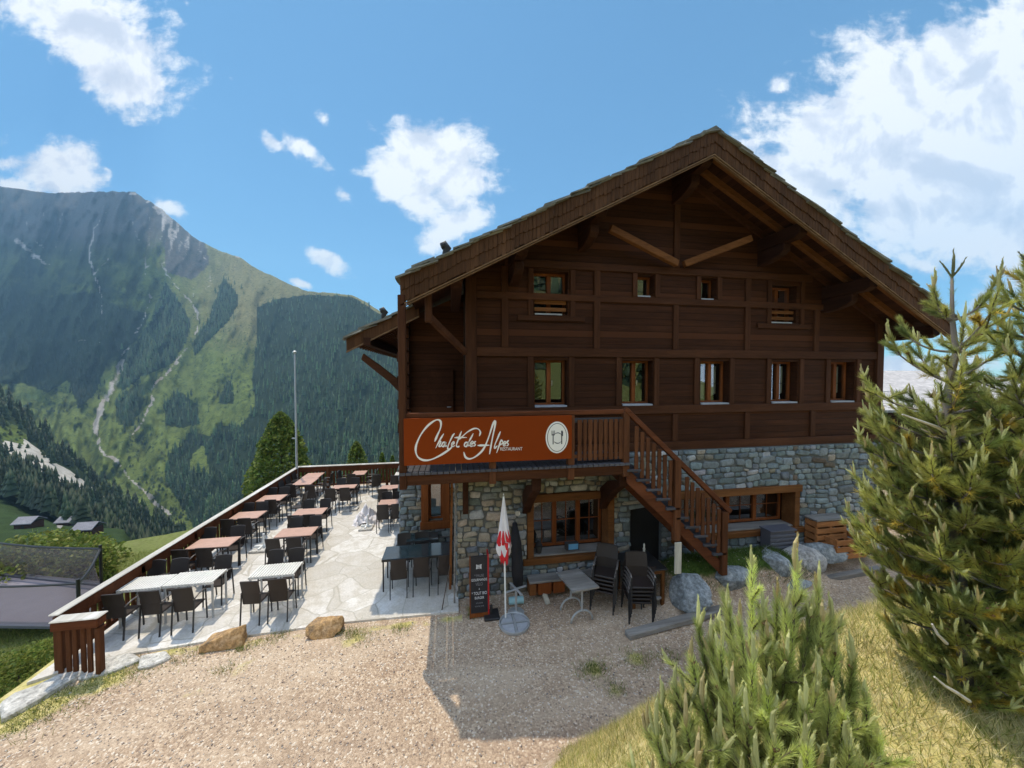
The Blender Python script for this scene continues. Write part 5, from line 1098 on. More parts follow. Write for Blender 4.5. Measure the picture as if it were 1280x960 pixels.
# chalkboard
bx, by = .53, 6.93; t = thing('chalkboard', 'tall dark A-frame chalkboard with red edge and white chalk writing by the wall corner', 'sign', (bx, by, 0))
lean = .10
def bp(x, zz, off=0): return Vector((bx+x, by+lean*zz/1.15+off, zz))
mb = MB(); mb.prism([bp(-.17, .07), bp(.17, .07), bp(.17, 1.2), bp(-.17, 1.2)], (0, .03, 0)); mb.build('board', M['board'], t)
mb = MB(); mb.prism([bp(.172, .0), bp(.20, .0), bp(.20, 1.22), bp(.172, 1.22)], (.0, .22, -.0)); mb.build('edge', M['red'], t)
mb = MB(); mb.prism([bp(-.195, .0), bp(-.172, .0), bp(-.172, 1.2), bp(-.195, 1.2)], (0, .05, 0)); mb.prism([bp(-.171, .02, -.01), bp(.171, .02, -.01), bp(.171, .10, -.01), bp(-.171, .10, -.01)], (0, .012, 0)); mb.build('frame', M['frame'], t)
mb = MB(); mb.prism([bp(-.15, 0, .5), bp(.15, 0, .5), bp(.15, 1.18, .06), bp(-.15, 1.18, .06)], (0, .02, 0)); mb.build('back_board', M['board'], t)
tilt = Matrix.Rotation(PI/2-math.atan(lean/1.15), 4, 'X')
for txt, zz, sz, m in (('* PAUSE', .80, .075, 'chalk_dim'), ('GOURMANDE', .72, .07, 'chalk'), ('VELO', .63, .085, 'chalk_dim'), ('&', .55, .05, 'chalk'), ('* TOUT BIO', .455, .08, 'chalk'), ('BURGER', .37, .07, 'chalk'), ('a la carte', .28, .05, 'chalk_dim'), ('tous les jours', .22, .045, 'chalk_dim')):
    p = bp(0, zz, -.003); put_text('writing', txt, sz, Matrix.Translation(p) @ tilt, M[m], t, sx=.72)
mb = MB(); p = bp(-.005, 1.0, -.006); mb.prism([p+Vector(q) for q in ((-.055, 0, -.05), (-.02, 0, -.035), (.02, 0, -.035), (.055, 0, -.05), (.05, 0, 0), (.055, 0, .05), (.02, 0, .035), (-.02, 0, .035), (-.055, 0, .05), (-.05, 0, 0))], (0, .004, 0)); mb.build('emblem', M['chalk'], t)
mb = MB(); 
for zz in (-.016, .016): mb.prism([p+Vector(q) for q in ((-.028, -.003, zz-.005), (.028, -.003, zz-.005), (.028, -.003, zz+.005), (-.028, -.003, zz+.005))], (0, .002, 0))
mb.build('emblem', M['board'], t)
# round parasol base with four slabs, folded red and white parasol, pedestal with cross top
pc = atZ(643, 781); t = thing('round_stand', 'round galvanised parasol base filled with four grey slabs on the gravel', 'parasol stand', pc); z0 = .0
MB().lathe([(.29, 0), (.30, .02), (.30, .055), (.285, .06), (.275, .05), (.27, .02)], pc, 40).build('rim', M['galv'], t, smooth=False)
mb = MB(); mb.box((pc[0]-.27, pc[1]-.02, .02), (pc[0]+.27, pc[1]+.02, .058)); mb.box((pc[0]-.02, pc[1]-.27, .021), (pc[0]+.02, pc[1]+.27, .057)); mb.build('cross_bar', M['galv'], t)
for q in range(4):
    a0 = PI/2*q; mb = MB(); pts = [(pc[0]+.025*(1 if math.cos(a0+.78) > 0 else -1), pc[1]+.025*(1 if math.sin(a0+.78) > 0 else -1), .02)]+[(pc[0]+.262*math.cos(a0+.1+k*(PI/2-.2)/8), pc[1]+.262*math.sin(a0+.1+k*(PI/2-.2)/8), .02) for k in range(9)]
    mb.prism(pts, (0, 0, .026)); mb.build('slab', M['grey_wood'] if False else M['sill'], t, bevel=.004)
b = atZ(632, 772, .06); tp_ = atV(629.5, 619, b[1]+.02); b = Vector(b); tip = Vector(tp_)
t = thing('parasol', 'folded red and white parasol on a white pole at the dark chalkboard', 'parasol', b)
MB().tube([b, b+(tip-b)*.99], .017, 10).build('pole', M['white_paint'], t)
def folds(z0, z1, r0, r1, mat, nm, seed, lobes=7, n=42, hang=0.0):
    rr_ = random.Random(seed); ph = [rr_.random()*6 for _ in range(4)]; vs = []; K = 14; P = lambda f: b+(tip-b)*f
    for i in range(K+1):
        f = z0+(z1-z0)*i/K; c = P(f); r = r0+(r1-r0)*(i/K)
        for j in range(n):
            a = 2*PI*j/n; w = 1+.28*math.sin(lobes*a+ph[0]+2*i/K)+.12*math.sin(3*a+ph[1]); hz = hang*math.sin(lobes*a+ph[2])*(1 if i == 0 else 0)
            vs.append((c.x+r*w*math.cos(a)*1.15, c.y+r*w*math.sin(a)*.8, c.z+hz))
    fs = [(i*n+j, i*n+(j+1) % n, (i+1)*n+(j+1) % n, (i+1)*n+j) for i in range(K) for j in range(n)]
    return MB().add(vs, fs).build(nm, mat, t, smooth=True)
folds(.46, .63, .05, .098, M['canopy_red'], 'lower_panel', 1, 6, hang=.06); folds(.63, .72, .097, .055, M['canopy_red'], 'middle_panel', 1, 6); folds(.55, .985, .108, .012, M['canopy_white'], 'upper_panel', 2, 5, hang=.10)
mb = MB()
for a in (2.2, 4.3, 5.9): q0 = b+(tip-b)*.66; q1 = b+(tip-b)*.72; mb.tube([(q0.x+.085*math.cos(a), q0.y+.075*math.sin(a), q0.z-.12), (q0.x+.095*math.cos(a), q0.y+.08*math.sin(a), q0.z), (q1.x+.07*math.cos(a), q1.y+.06*math.sin(a), q1.z)], [.03, .035, .010], 6)
mb.build('folds', M['canopy_red'], t, smooth=True)
mb = MB(); mb.tube([tip, tip+Vector((0, 0, .04))], [.012, .004], 8); mb.build('finial', M['white_paint'], t)
px_ = atV(645, 771, 6.95); hx = uz(645, 737, 6.95)[1]; t = thing('table_pedestal', 'bare table pedestal with grey cross top behind the round parasol base', 'table base', (px_[0], 6.95, 0)); X0 = px_[0]
MB().tube([(X0, 6.95, .03), (X0, 6.95, hx)], .025, 10).build('column', M['galv'], t); MB().lathe([(.17, 0), (.17, .02), (.05, .045), (.03, .06)], (X0, 6.95, 0), 20).build('foot', M['galv'], t)
for a in (.35, .35+PI/2): mb = MB(); c_, s_ = .24*math.cos(a), .24*math.sin(a); mb.beam((X0-c_, 6.95-s_, hx+.012+.002*(a > 1)), (X0+c_, 6.95+s_, hx+.012+.002*(a > 1)), .045, .02+.006*(a > 1)); mb.build('cross_arm', M['galv'], t, bevel=.004)
u, _ = uz(646, 740, 7.42); t = thing('covered_parasol', 'closed parasol in a slim black cover leaning on the stone wall', 'parasol', (u, 7.4, 0))
MB().tube([(u+.02, 7.36, .28), (u+.01, 7.40, .6), (u, 7.46, 1.2), (u-.03, 7.52, 1.62)], [.10, .13, .11, .05], 12).build('cover', M['black_cloth'], t, smooth=True); MB().tube([(u+.02, 7.34, .0), (u+.02, 7.36, .3)], .02, 8).build('pole', M['black_metal'], t)
p = atZ(646, 757); t = thing('rolled_mat', 'short turquoise roll lying at the foot of the black covered parasol', 'roll', p); MB().tube([(p[0]-.16, p[1]+.05, .085), (p[0]+.15, p[1]+.05, .085)], .075, 14).build('roll', M['turq'], t, smooth=False)
p = atZ(615, 776); t = thing('square_stand', 'flat black square parasol foot between the chalkboard and the round base', 'parasol stand', p); MB().box((p[0]-.15, p[1]-.02, 0), (p[0]+.16, p[1]+.3, .05)).build('plate', M['black_metal'], t, bevel=.012); MB().tube([(p[0], p[1]+.14, .05), (p[0], p[1]+.14, .22)], .03, 10).build('socket', M['black_metal'], t)
# rustic bench under the window
t = thing('log_bench', 'low rustic bench of thick reddish blocks under the left ground floor window', 'bench', (2.3, 7.35, 0))
MB().box((1.62, 7.2, .40), (3.1, 7.5, .45)).build('seat', M['grey_wood'], t, bevel=.012)
for u0, u1 in ((1.62, 1.78), (1.81, 2.12), (2.15, 2.42), (2.62, 2.95)): MB().box((u0, 7.22, .13), (u1, 7.48, .398)).build('block', M['brace'] if u0 < 1.7 else M['frame'], t, bevel=.02)
MB().beam((1.95, 7.25, .15), (2.0, 7.1, 0), .09, .06).build('leg', M['pale_wood'], t); MB().box((2.7, 7.3, 0), (2.8, 7.4, .13)).build('leg', M['pale_wood'], t)
# slim bistro table
cs = [atZ(x, y, .74) for x, y in ((696, 715), (723, 710.5), (749, 733), (716, 739.5))]; c = sum(cs)/4
t = thing('bistro_table', 'narrow weathered grey table on two arched metal feet on the gravel', 'table', (c[0], c[1], 0))
mb = MB(); mb.prism([(q[0], q[1], .715) for q in cs], (0, 0, .025)); mb.build('tabletop', M['grey_wood'], t, bevel=.003)
mb = MB(); 
for i in range(4): a_, b_ = cs[i], cs[(i+1) % 4]; mb.beam((a_[0], a_[1], .722), (b_[0], b_[1], .722), .012, .03)
mb.build('edge_band', M['steel'], t)
dl = Vector(((cs[0]+cs[1])/2-(cs[2]+cs[3])/2)); dl.z = 0; wd_ = Vector(cs[1]-cs[0]); wd_.z = 0; wd_.normalize()
for s in (-.3, .3):
    q = Vector(c)+dl*s; MB().tube([(q.x, q.y, .22), (q.x, q.y, .714)], .022, 10).build('column', M['galv'], t)
    mb = MB(); mb.tube([Vector((q.x, q.y, 0))+wd_*.23*math.cos(a)+Vector((0, 0, .012+.22*math.sin(a))) for a in [PI*k/12 for k in range(13)]], .02, 8); mb.build('arched_foot', M['galv'], t, smooth=True)
# stacked chairs, every chair of a stack a chair
for nm, x, y, rz, n, dz in (('left', 3.12, 6.85, 2.6, 5, .085), ('right', 3.66, 6.42, 2.95, 5, .085)):
    for k in range(n):
        w_ = ('bottom', 'second from the bottom', 'middle', 'second from the top', 'topmost')[k]
        q_ = dup(chair0, (x+.018*k*math.sin(rz), y-.018*k*math.cos(rz)*-1, gz(x, y)+k*dz), rz+random.uniform(-.02, .02), '%s black brown chair of the %s chair stack beside the stair' % (w_, nm), 'stacked chairs beside the stair'); q_.scale = (1.32, 1.22, 1.0)
# dark table with orange frame under the stair
t = thing('sideboard_table', 'dark topped table with orange wooden legs under the outside stair', 'table', (4.05, 7.0, 0)); h0 = .80
MB().box((3.62, 6.62, h0-.03), (4.46, 7.42, h0)).build('tabletop', M['black_metal'], t, bevel=.006)
for x, y in ((3.72, 6.68), (4.38, 6.68), (3.72, 7.36), (4.38, 7.36)): MB().box((x-.035, y-.035, 0), (x+.035, y+.035, h0-.031)).build('leg', M['frame2'], t, bevel=.006)
MB().box((3.756, 6.65, h0-.11), (4.344, 6.70, h0-.032)).build('apron', M['frame2'], t); MB().box((3.756, 6.66, .14), (4.344, 6.70, .18)).build('stretcher', M['galv'], t)
dup(chair0, (4.03, 6.86, 0.0), PI, 'chair pushed under the dark table with orange legs, back to the viewer', 'chairs beside the stair').rotation_euler.z = 0.05
t = thing('carved_stick', 'pale knobbly carved stick standing on the dark table under the stair', 'ornament', (4.05, 6.85, h0)); MB().lathe([(.04, 0), (.045, .015), (.014, .03), (.014, .12), (.03, .15), (.018, .18), (.034, .21), (.02, .24), (.034, .28), (.02, .31), (.03, .35), (.016, .39), (.02, .43), (.004, .47)], (4.05, 6.85, h0), 10).build('stick', M['pale_wood'], t, smooth=True)
(u0, z1), (u1, z0_) = uz(706, 677.5, 7.5), uz(722, 685, 7.5); t = thing('ashtray_box', 'small blue and black box hanging on the left window ledge', 'ashtray', ((u0+u1)/2, 7.5, z0_)); MB().box((u0, 7.42, z0_), (u1, 7.525, z1)).build('case', M['black_metal'], t, bevel=.008); MB().box((u0+.06, 7.412, z0_+.02), (u1-.02, 7.419, z1-.02)).build('front', M['blue'], t)
u, zz = uz(672, 668, 7.7); t = thing('flower_pot', 'small dark pot in the left corner of the left ground floor window', 'pot', (1.95, 7.72, .8)); MB().lathe([(.06, 0), (.085, .16), (.09, .17), (.075, .16)], (1.95, 7.74, .797), 14).build('pot', M['pot'], t); MB().lathe([(.05, 0), (.075, .03), (.05, .09), (.015, .12)], (1.95, 7.74, .955), 10).build('plant', M['black_cloth'], t)
u, zz = uz(647, 641.5, 7.52); t = thing('wall_lamp', 'small round pale lamp on the stone wall right of the red parasol', 'lamp', (u, 7.56, zz)); MB().tube([(u, 7.58, zz), (u, 7.50, zz)], [.05, .055], 14).build('globe', M['pale_wood'], t); MB().tube([(u, 7.62, zz), (u, 7.575, zz)], .02, 8).build('mount', M['black_metal'], t)
t = thing('leaning_board', 'narrow split wooden board leaning at the corner of the stone wall', 'board', (.02, 7.4, 0)); MB().beam((.035, 7.44, .0), (.075, 7.55, 2.75), .034, .04, (0, 1, 0)).build('board', M['grey_wood'], t, bevel=.01); MB().beam((-.05, 7.50, .3), (.0, 7.56, 2.6), .05, .03, (0, 1, 0)).build('strip', M['brace'], t)
t = thing('walking_stick', 'thin dark stick leaning at the left side of the stone corner', 'stick', (-.2, 7.3, 0)); MB().tube([(-.22, 7.25, .03), (-.02, 7.55, .95)], .012, 6).build('stick', M['bark_dark'], t)
# timber lying on the ground
p0, p1 = atZ(784, 794, .06), atZ(905, 761, .08); o = MB().beam(p0, p1, .17, .11).build('timber_beam', M['grey_wood'], None, bevel=.015); tag(o, 'long weathered grey beam lying on the gravel in front of the boulders', 'beam', 'grey beams on the ground')
p0, p1 = atZ(985, 733, .06), atZ(1100, 711, .06); o = MB().beam(p0, p1, .14, .12).build('timber_beam', M['grey_wood'], None, bevel=.015); tag(o, 'grey edging beam on the gravel below the wooden crates', 'beam', 'grey beams on the ground')
a_, b_ = atV(908, 694, 7.3), atV(975, 684, 7.3); o = MB().beam(a_, b_, .12, .06).build('timber_beam', M['grey_wood'], None, bevel=.01); tag(o, 'short grey plank against the stone wall under the right window', 'beam', 'grey beams on the ground')
# boulders
def rock(c, r, seed, mat, label, cuts=6, nm='boulder', cat='rock', rz=0, pts=None):
    import bmesh
    rg = np.random.default_rng(seed); bm = bmesh.new()
    if pts is None: pts = rg.normal(size=(cuts*2+13, 3)); pts /= np.linalg.norm(pts, axis=1)[:, None]; pts *= rg.uniform(.85, 1.12, (len(pts), 1)); pts[:, 2] = np.clip(pts[:, 2], -.7, .9); pts[:, :2] *= (1.02-.28*pts[:, 2:3])
    for q in pts: bm.verts.new(q)
    h_ = bmesh.ops.convex_hull(bm, input=bm.verts); bmesh.ops.delete(bm, geom=[g for g in h_['geom_interior'] if isinstance(g, bmesh.types.BMVert)], context='VERTS')
    bmesh.ops.bevel(bm, geom=list(bm.edges), offset=.06, segments=2, affect='EDGES', profile=.6)
    bmesh.ops.triangulate(bm, faces=bm.faces)
    for _ in range(4):
        E_ = [e for e in bm.edges if e.calc_length() > .09]
        if E_: bmesh.ops.subdivide_edges(bm, edges=E_, cuts=1); bmesh.ops.triangulate(bm, faces=bm.faces)
    bm.verts.index_update(); bm.normal_update(); V_ = np.array([v.co for v in bm.verts]); o = rg.uniform(0, 90); f = fbm(V_[:, 0]*2.4+V_[:, 2]*.9+o, V_[:, 1]*2.4+V_[:, 2]*1.3+o, 6)-.5; V_ *= (1+.17*f)[:, None]
    V_ *= np.array(r); cc, ss = math.cos(rz), math.sin(rz); V_ = np.stack([V_[:, 0]*cc-V_[:, 1]*ss, V_[:, 0]*ss+V_[:, 1]*cc, V_[:, 2]], 1)
    Fc = np.array([[v.index for v in fc.verts] for fc in bm.faces]); bm.free()
    me = npmesh(nm, V_, Fc, M[mat], smooth=True); me.location = c; return tag(me, label, cat)
def rpx(x0, x1, yb, v, zb, hgt, dep, *a, **k): uA, uB = uz(x0, yb, v)[0], uz(x1, yb, v)[0]; return rock(((uA+uB)/2, v, zb+hgt*.42), ((uB-uA)/2*1.12, dep, hgt*.62), *a, **k)
rpx(257, 304, 805, 7.0, .0, .30, .17, 21, 'rock_orange', 'wedge shaped ochre rock at the terrace edge, the larger left one', 9, cat='rock', pts=np.array([(-1, -.8, -.7), (1, -.7, -.7), (.9, .9, -.7), (-.9, .9, -.7), (-.95, -.75, -.05), (.05, -.6, .55), (.72, -.2, 1.05), (.85, .7, .75), (-.8, .8, .1), (.98, -.5, .1)])); rpx(386, 427, 790, 7.02, 0, .28, .2, 24, 'rock_orange', 'ochre and brown rock at the terrace edge, the right one', 9, pts=np.array([(-.9, -.7, -.3), (-.4, -.8, -.75), (.5, -.8, -.75), (1, -.5, .0), (.9, .8, -.6), (-.9, .9, -.6), (-1, -.3, .5), (-.1, -.5, .55), (.75, -.3, 1.0), (.95, .3, .85), (-.6, .8, .6)]))
rpx(842, 888, 758, 6.55, .0, .68, .42, 31, 'rock_grey', 'large pale grey boulder beside the dark table under the stair', 7); rpx(889, 934, 745, 6.75, .2, .55, .4, 32, 'rock_grey', 'grey boulder right below the foot of the stair', 7)
rpx(942, 982, 722, 6.85, .3, .55, .35, 33, 'rock_grey', 'dark pitted boulder in front of the slatted grey box', 9); rpx(976, 1028, 714, 6.95, .3, .50, .35, 34, 'rock_pale', 'rounded pale boulder left of the wooden crates', 5)
rpx(1002, 1052, 702, 7.15, .3, .42, .3, 35, 'rock_grey', 'long low grey boulder at the foot of the pallet crate', 5, rz=-.2); rpx(1072, 1102, 690, 7.3, .25, .5, .3, 36, 'rock_grey', 'grey boulder half hidden by the pine right of the crates', 5)
rpx(980, 1010, 726, 6.6, .1, .22, .2, 37, 'rock_grey', 'small flat grey stone under the rounded pale boulder', 5); rpx(866, 880, 763, 6.25, 0, .12, .12, 38, 'rock_grey', 'small stone at the base of the large pale grey boulder', 5)
# slatted box and crates at the wall
(u0, z1), (u1, z0_) = uz(963, 664, 7.2), uz(995, 690, 7.2); t = thing('slatted_box', 'dark grey box with horizontal slats standing at the stone wall', 'box', ((u0+u1)/2, 7.2, z0_)); z0_ = .4; z1 = uz(963, 665, 7.2)[1]
MB().box((u0+.02, 7.22, z0_), (u1-.02, 7.5, z1-.02)).build('body', M['pvc'], t, bevel=.01); MB().box((u0, 7.18, z1-.018), (u1, 7.52, z1+.015)).build('lid', M['pvc'], t, bevel=.006)
for k in range(6): zz = z0_+.05+k*(z1-z0_-.1)/6; MB().box((u0, 7.19, zz), (u1, 7.217, zz+.05)).build('slat', M['pvc'], t, bevel=.006)
def crate(x0, x1, y0, y1, v, d, label, rows, kind):
    (u0, zt), (u1, zb) = uz(x0, y0, v), uz(x1, y1, v); t = thing('wooden_crate', label, 'crate', ((u0+u1)/2, v, zb), 0, 'wooden crates by the stone wall'); h = (zt-zb)
    for u in (u0+.03, (u0+u1)/2, u1-.03): MB().box((u-.03, v+.012, zb), (u+.03, v+.05, zt-.01)).build('upright', M['crate'], t)
    for k in range(rows): zz = zb+h*(k+.12)/rows; MB().box((u0, v-.012, zz), (u1, v+.010, zz+h/rows*.72)).build('board', M['crate'], t, bevel=.005)
    for u in (u0, u1-.02):
        for k in range(rows): zz = zb+h*(k+.12)/rows; MB().box((u, v+.052, zz), (u+.02, v+d, zz+h/rows*.72)).build('side_board', M['crate'], t)
    MB().box((u0+.022, v+d-.022, zb), (u1-.022, v+d, zt)).build('back', M['crate'], t)
    if kind: MB().box((u0-.02, v-.03, zt), (u1+.02, v+d+.02, zt+.04)).build('top', M['grey_wood'], t, bevel=.006)
    MB().box((u0+.025, v+.055, zb+.005), (u1-.025, v+d-.025, zb+.02)).build('bottom', M['crate'], t)
crate(1021, 1057, 652, 690, 7.25, .3, 'tall pallet crate with five slat rows standing against the stone wall', 5, True); crate(1046, 1082, 675, 697, 6.95, .42, 'low open wooden crate in front of the tall pallet crate', 3, False)
# neighbouring house on the right
t = thing('neighbour_house', 'neighbouring chalet with pale stone shingle roof behind the right pine', 'house', (24, 20, 0))
MB().box((16.5, 17, -1), (40, 26, 3.1)).build('wall', M['wall_side'], t)
mb = MB(); mb.prism([(15.6, 15.6, 2.75), (41, 15.6, 2.75), (41, 21.5, 5.0), (15.6, 21.5, 5.0)], (0, 0, .12)); mb.prism([(15.6, 21.5, 5.0), (41, 21.5, 5.0), (41, 27.5, 2.75), (15.6, 27.5, 2.75)], (0, 0, .12)); nr = mb.build('roof', M['slate_pale'], t)
mb = MB(); rq = random.Random(5); y = 15.5; k = 0
while y < 21.4:
    x = 15.5; zz = 2.75+(y-15.6)*2.25/5.9+.12
    while x < 27:
        w = rq.uniform(.25, .5); d = .48; th = rq.uniform(.025, .05); o_ = rq.uniform(-.04, .04)
        mb.prism([(x, y+o_, zz+.03), (x+w-.015, y+o_, zz+.03), (x+w-.015, y+o_, zz+.03+th), (x, y+o_, zz+.03+th)], (0, d, d*2.25/5.9-.03)); x += w
    y += .26; k += 1
mb.build('shingles', M['slate_pale'], nr)
# trampoline
t = thing('trampoline', 'trampoline with grey safety net below the left terrace railing', 'trampoline', atF(40, 780, 10.3)); zt, zb = -.80, -2.0
def onz(x, f, z): a = (x-640)/F; return Vector(((a*cy+sy)*f, (-a*sy+cy)*f, z))
TQ = [onz(88, 9.4, 0), onz(118, 11.3, 0), onz(-70, 12.2, 0), onz(-150, 9.5, 0)]
def ringpts(z, sag=0.0, n=12):
    o = []
    for i in range(4):
        for k in range(n): q = TQ[i].lerp(TQ[(i+1) % 4], k/n); o.append(Vector((q.x, q.y, z-sag*math.sin(PI*k/n))))
    return o
A_, B_ = ringpts(zt, .12), ringpts(zb); n = len(A_); vs = []
for k in range(6): vs += [A_[i].lerp(B_[i], k/5)+(Vector(sum(TQ, Vector())/4)-A_[i].lerp(B_[i], k/5)).normalized()*.18*math.sin(PI*k/5)*Vector((1, 1, 0)).length/1.4 for i in range(n)]
MB().add(vs, [(k*n+i, k*n+(i+1) % n, (k+1)*n+(i+1) % n, (k+1)*n+i) for k in range(5) for i in range(n)]).build('net', M['net'], t, smooth=True)
mb = MB(); mb.prism([Vector((q.x, q.y, zb)) for q in TQ], (0, 0, -.03)); mb.build('bed', M['rubber'], t)
mb = MB()
for i in range(4): mb.beam(TQ[i]+Vector((0, 0, zb+.02)), TQ[(i+1) % 4]+Vector((0, 0, zb+.02)), .16, .07)
mb.build('frame', M['pvc'], t)
mb = MB(); mb.tube(A_[:n//4]+A_[n//4:n//4+1], .035, 6); mb.tube(A_[n//4:]+A_[:1], .03, 6); mb.build('rim', M['black_metal'], t)
for q in TQ+[TQ[3].lerp(TQ[0], .45)]:
    MB().tube([Vector((q.x, q.y, gz(q.x, q.y)-.3)), Vector((q.x, q.y, zt+.12))], .04, 8).build('pole', M['black_metal'], t)
# ------------------------------------------------------------------ pines
class Needles:
    def __init__(s): s.V = []; s.F = []; s.C = []; s.n = 0
    def tri(s, B, T, W, C):
        k = len(B); s.V.append(np.stack([B-W, B+W, T], 1).reshape(-1, 3)); s.F.append((np.arange(3*k).reshape(-1, 3)+s.n)); s.C.append(np.repeat(C, 3, 0)); s.n += 3*k
    def shoot(s, p0, p1, n, ln, wid, col, th=(35, 70), start=0.0, var=.25, tuft=True):
        p0 = np.array(p0, float); p1 = np.array(p1, float); d = p1-p0; L = np.linalg.norm(d); d /= L
        a = np.array((0, 0, 1.)) if abs(d[2]) < .9 else np.array((1., 0, 0)); e1 = np.cross(d, a); e1 /= np.linalg.norm(e1); e2 = np.cross(d, e1)
        t = start+(1-start)*RNG.random(n)**.9; ph = RNG.random(n)*2*PI; tt = np.radians(th[0]+(th[1]-th[0])*RNG.random(n))*(1-.45*t*(1 if tuft else 0))
        r = np.cos(ph)[:, None]*e1+np.sin(ph)[:, None]*e2; q = np.cos(tt)[:, None]*d+np.sin(tt)[:, None]*r
        B = p0+t[:, None]*d*L; T = B+q*(ln*(.75+.4*RNG.random(n)))[:, None]; W = np.cross(q, RNG.normal(size=(n, 3))); W *= (wid/2)/np.linalg.norm(W, axis=1)[:, None]
        C = np.array(col)[None]*(1-var+2*var*RNG.random((n, 1))); s.tri(B, T, W, C)
    def build(s, name, mat, parent, **k):
        o = npmesh(name, np.concatenate(s.V), np.concatenate(s.F), mat, parent=parent, colors=np.concatenate(s.C)); 
        if k: tag(o, **k)
        return o
G1, G2, GY, GB = (.50, .50, .15), (.34, .385, .12), (.66, .50, .10), (.20, .25, .08)
CA, CB = (.66, .63, .27), (.60, .47, .22)
class Pine:
    def __init__(s, name, label, base): s.t = thing(name, label, 'tree' if name == 'mountain_pine' else 'shrub', base); s.nd = Needles(); s.tw = MB(); s.cands = []; s.buds = []
    def candle(s, p, d, L, r=.008, col=None):
        p = np.array(p, float); d = np.array(d, float)/np.linalg.norm(d); c = col if col is not None else (np.array(CA) if random.random() < .75 else np.array(CB))*random.uniform(.75, 1.15)
        m = MB(); w = RNG.normal(size=3)*.05*L; m.tube([p, p+d*L*.4+w, p+d*L*.8+w, p+d*L], [r*.55, r*.72, r*.55, r*.15], 6, col=tuple(c*.8))
        q = Needles(); q.shoot(p, p+d*L+w*.3, max(26, int(L*900)), .016, .0030, c*1.1, (10, 34), .0); P_, F_, C_ = np.concatenate(q.V), np.concatenate(q.F), np.concatenate(q.C)
        b_ = len(m.v); m.v += [tuple(x) for x in P_]; m.c += [tuple(x) for x in C_]; m.f += [tuple(int(i)+b_ for i in f) for f in F_]; m.m += [0]*len(F_); s.cands.append((L, m))
    def bud(s, p, d, n=4):
        m = MB()
        for k in range(n):
            v = np.array(d)+RNG.normal(size=3)*.5; v /= np.linalg.norm(v); q = np.array(p)-np.array(d)*random.uniform(0, .02); m.tube([q, q+v*.008, q+v*.017], [.004, .0065, .002], 6, col=(.21, .12, .06))
        if n: s.buds.append((random.random(), m))
    @staticmethod
    def merge(L):
        o = MB(); o.usec = True
        for _, m in L:
            b = len(o.v); o.v += m.v; o.c += m.c; o.m += m.m; o.f += [tuple(i+b for i in f) for f in m.f]
        return o
    def tuft(s, p0, p1, col, n=90, ln=.047, wid=.0026, cand=0.0, cl=.09, nc=1, th=(20, 58)):
        n = int(n*2.5); s.nd.shoot(p0, p1, n, ln*random.uniform(.8, 1.15), wid, col, th); p0 = np.array(p0, float); p1 = np.array(p1, float); d = (p1-p0)/np.linalg.norm(p1-p0)
        s.tw.tube([p0, p1], [.004, .003], 5)
        if random.random() < cand:
            for k in range(nc): v = d*.6+np.array((0, 0, 1))*.8+RNG.normal(size=3)*(.12 if k == 0 else .28); s.candle(p1, v, cl*(1 if k == 0 else .62)*random.uniform(.8, 1.15), .009)
        elif random.random() < .26: s.bud(p1, d, 3)
    def finish(s):
        s.nd.build('needles', M['needles'], s.t)
        for L, nm in ((s.cands, 'young_shoot'), (s.buds, 'cone_cluster')):
            L.sort(key=lambda q: -q[0])
            for _, m in L[:100]: m.build(nm, M['candle'], s.t)
            if len(L) > 100: s.merge(L[100:]).build(nm+'s', M['candle'], s.t, kind='stuff')
        if s.tw.f: s.tw.build('twigs', M['bark_dark'], s.t)
def bez(a, b, c, n=8): return [(1-t)**2*np.array(a)+2*t*(1-t)*np.array(b)+t*t*np.array(c) for t in np.linspace(0, 1, n)]
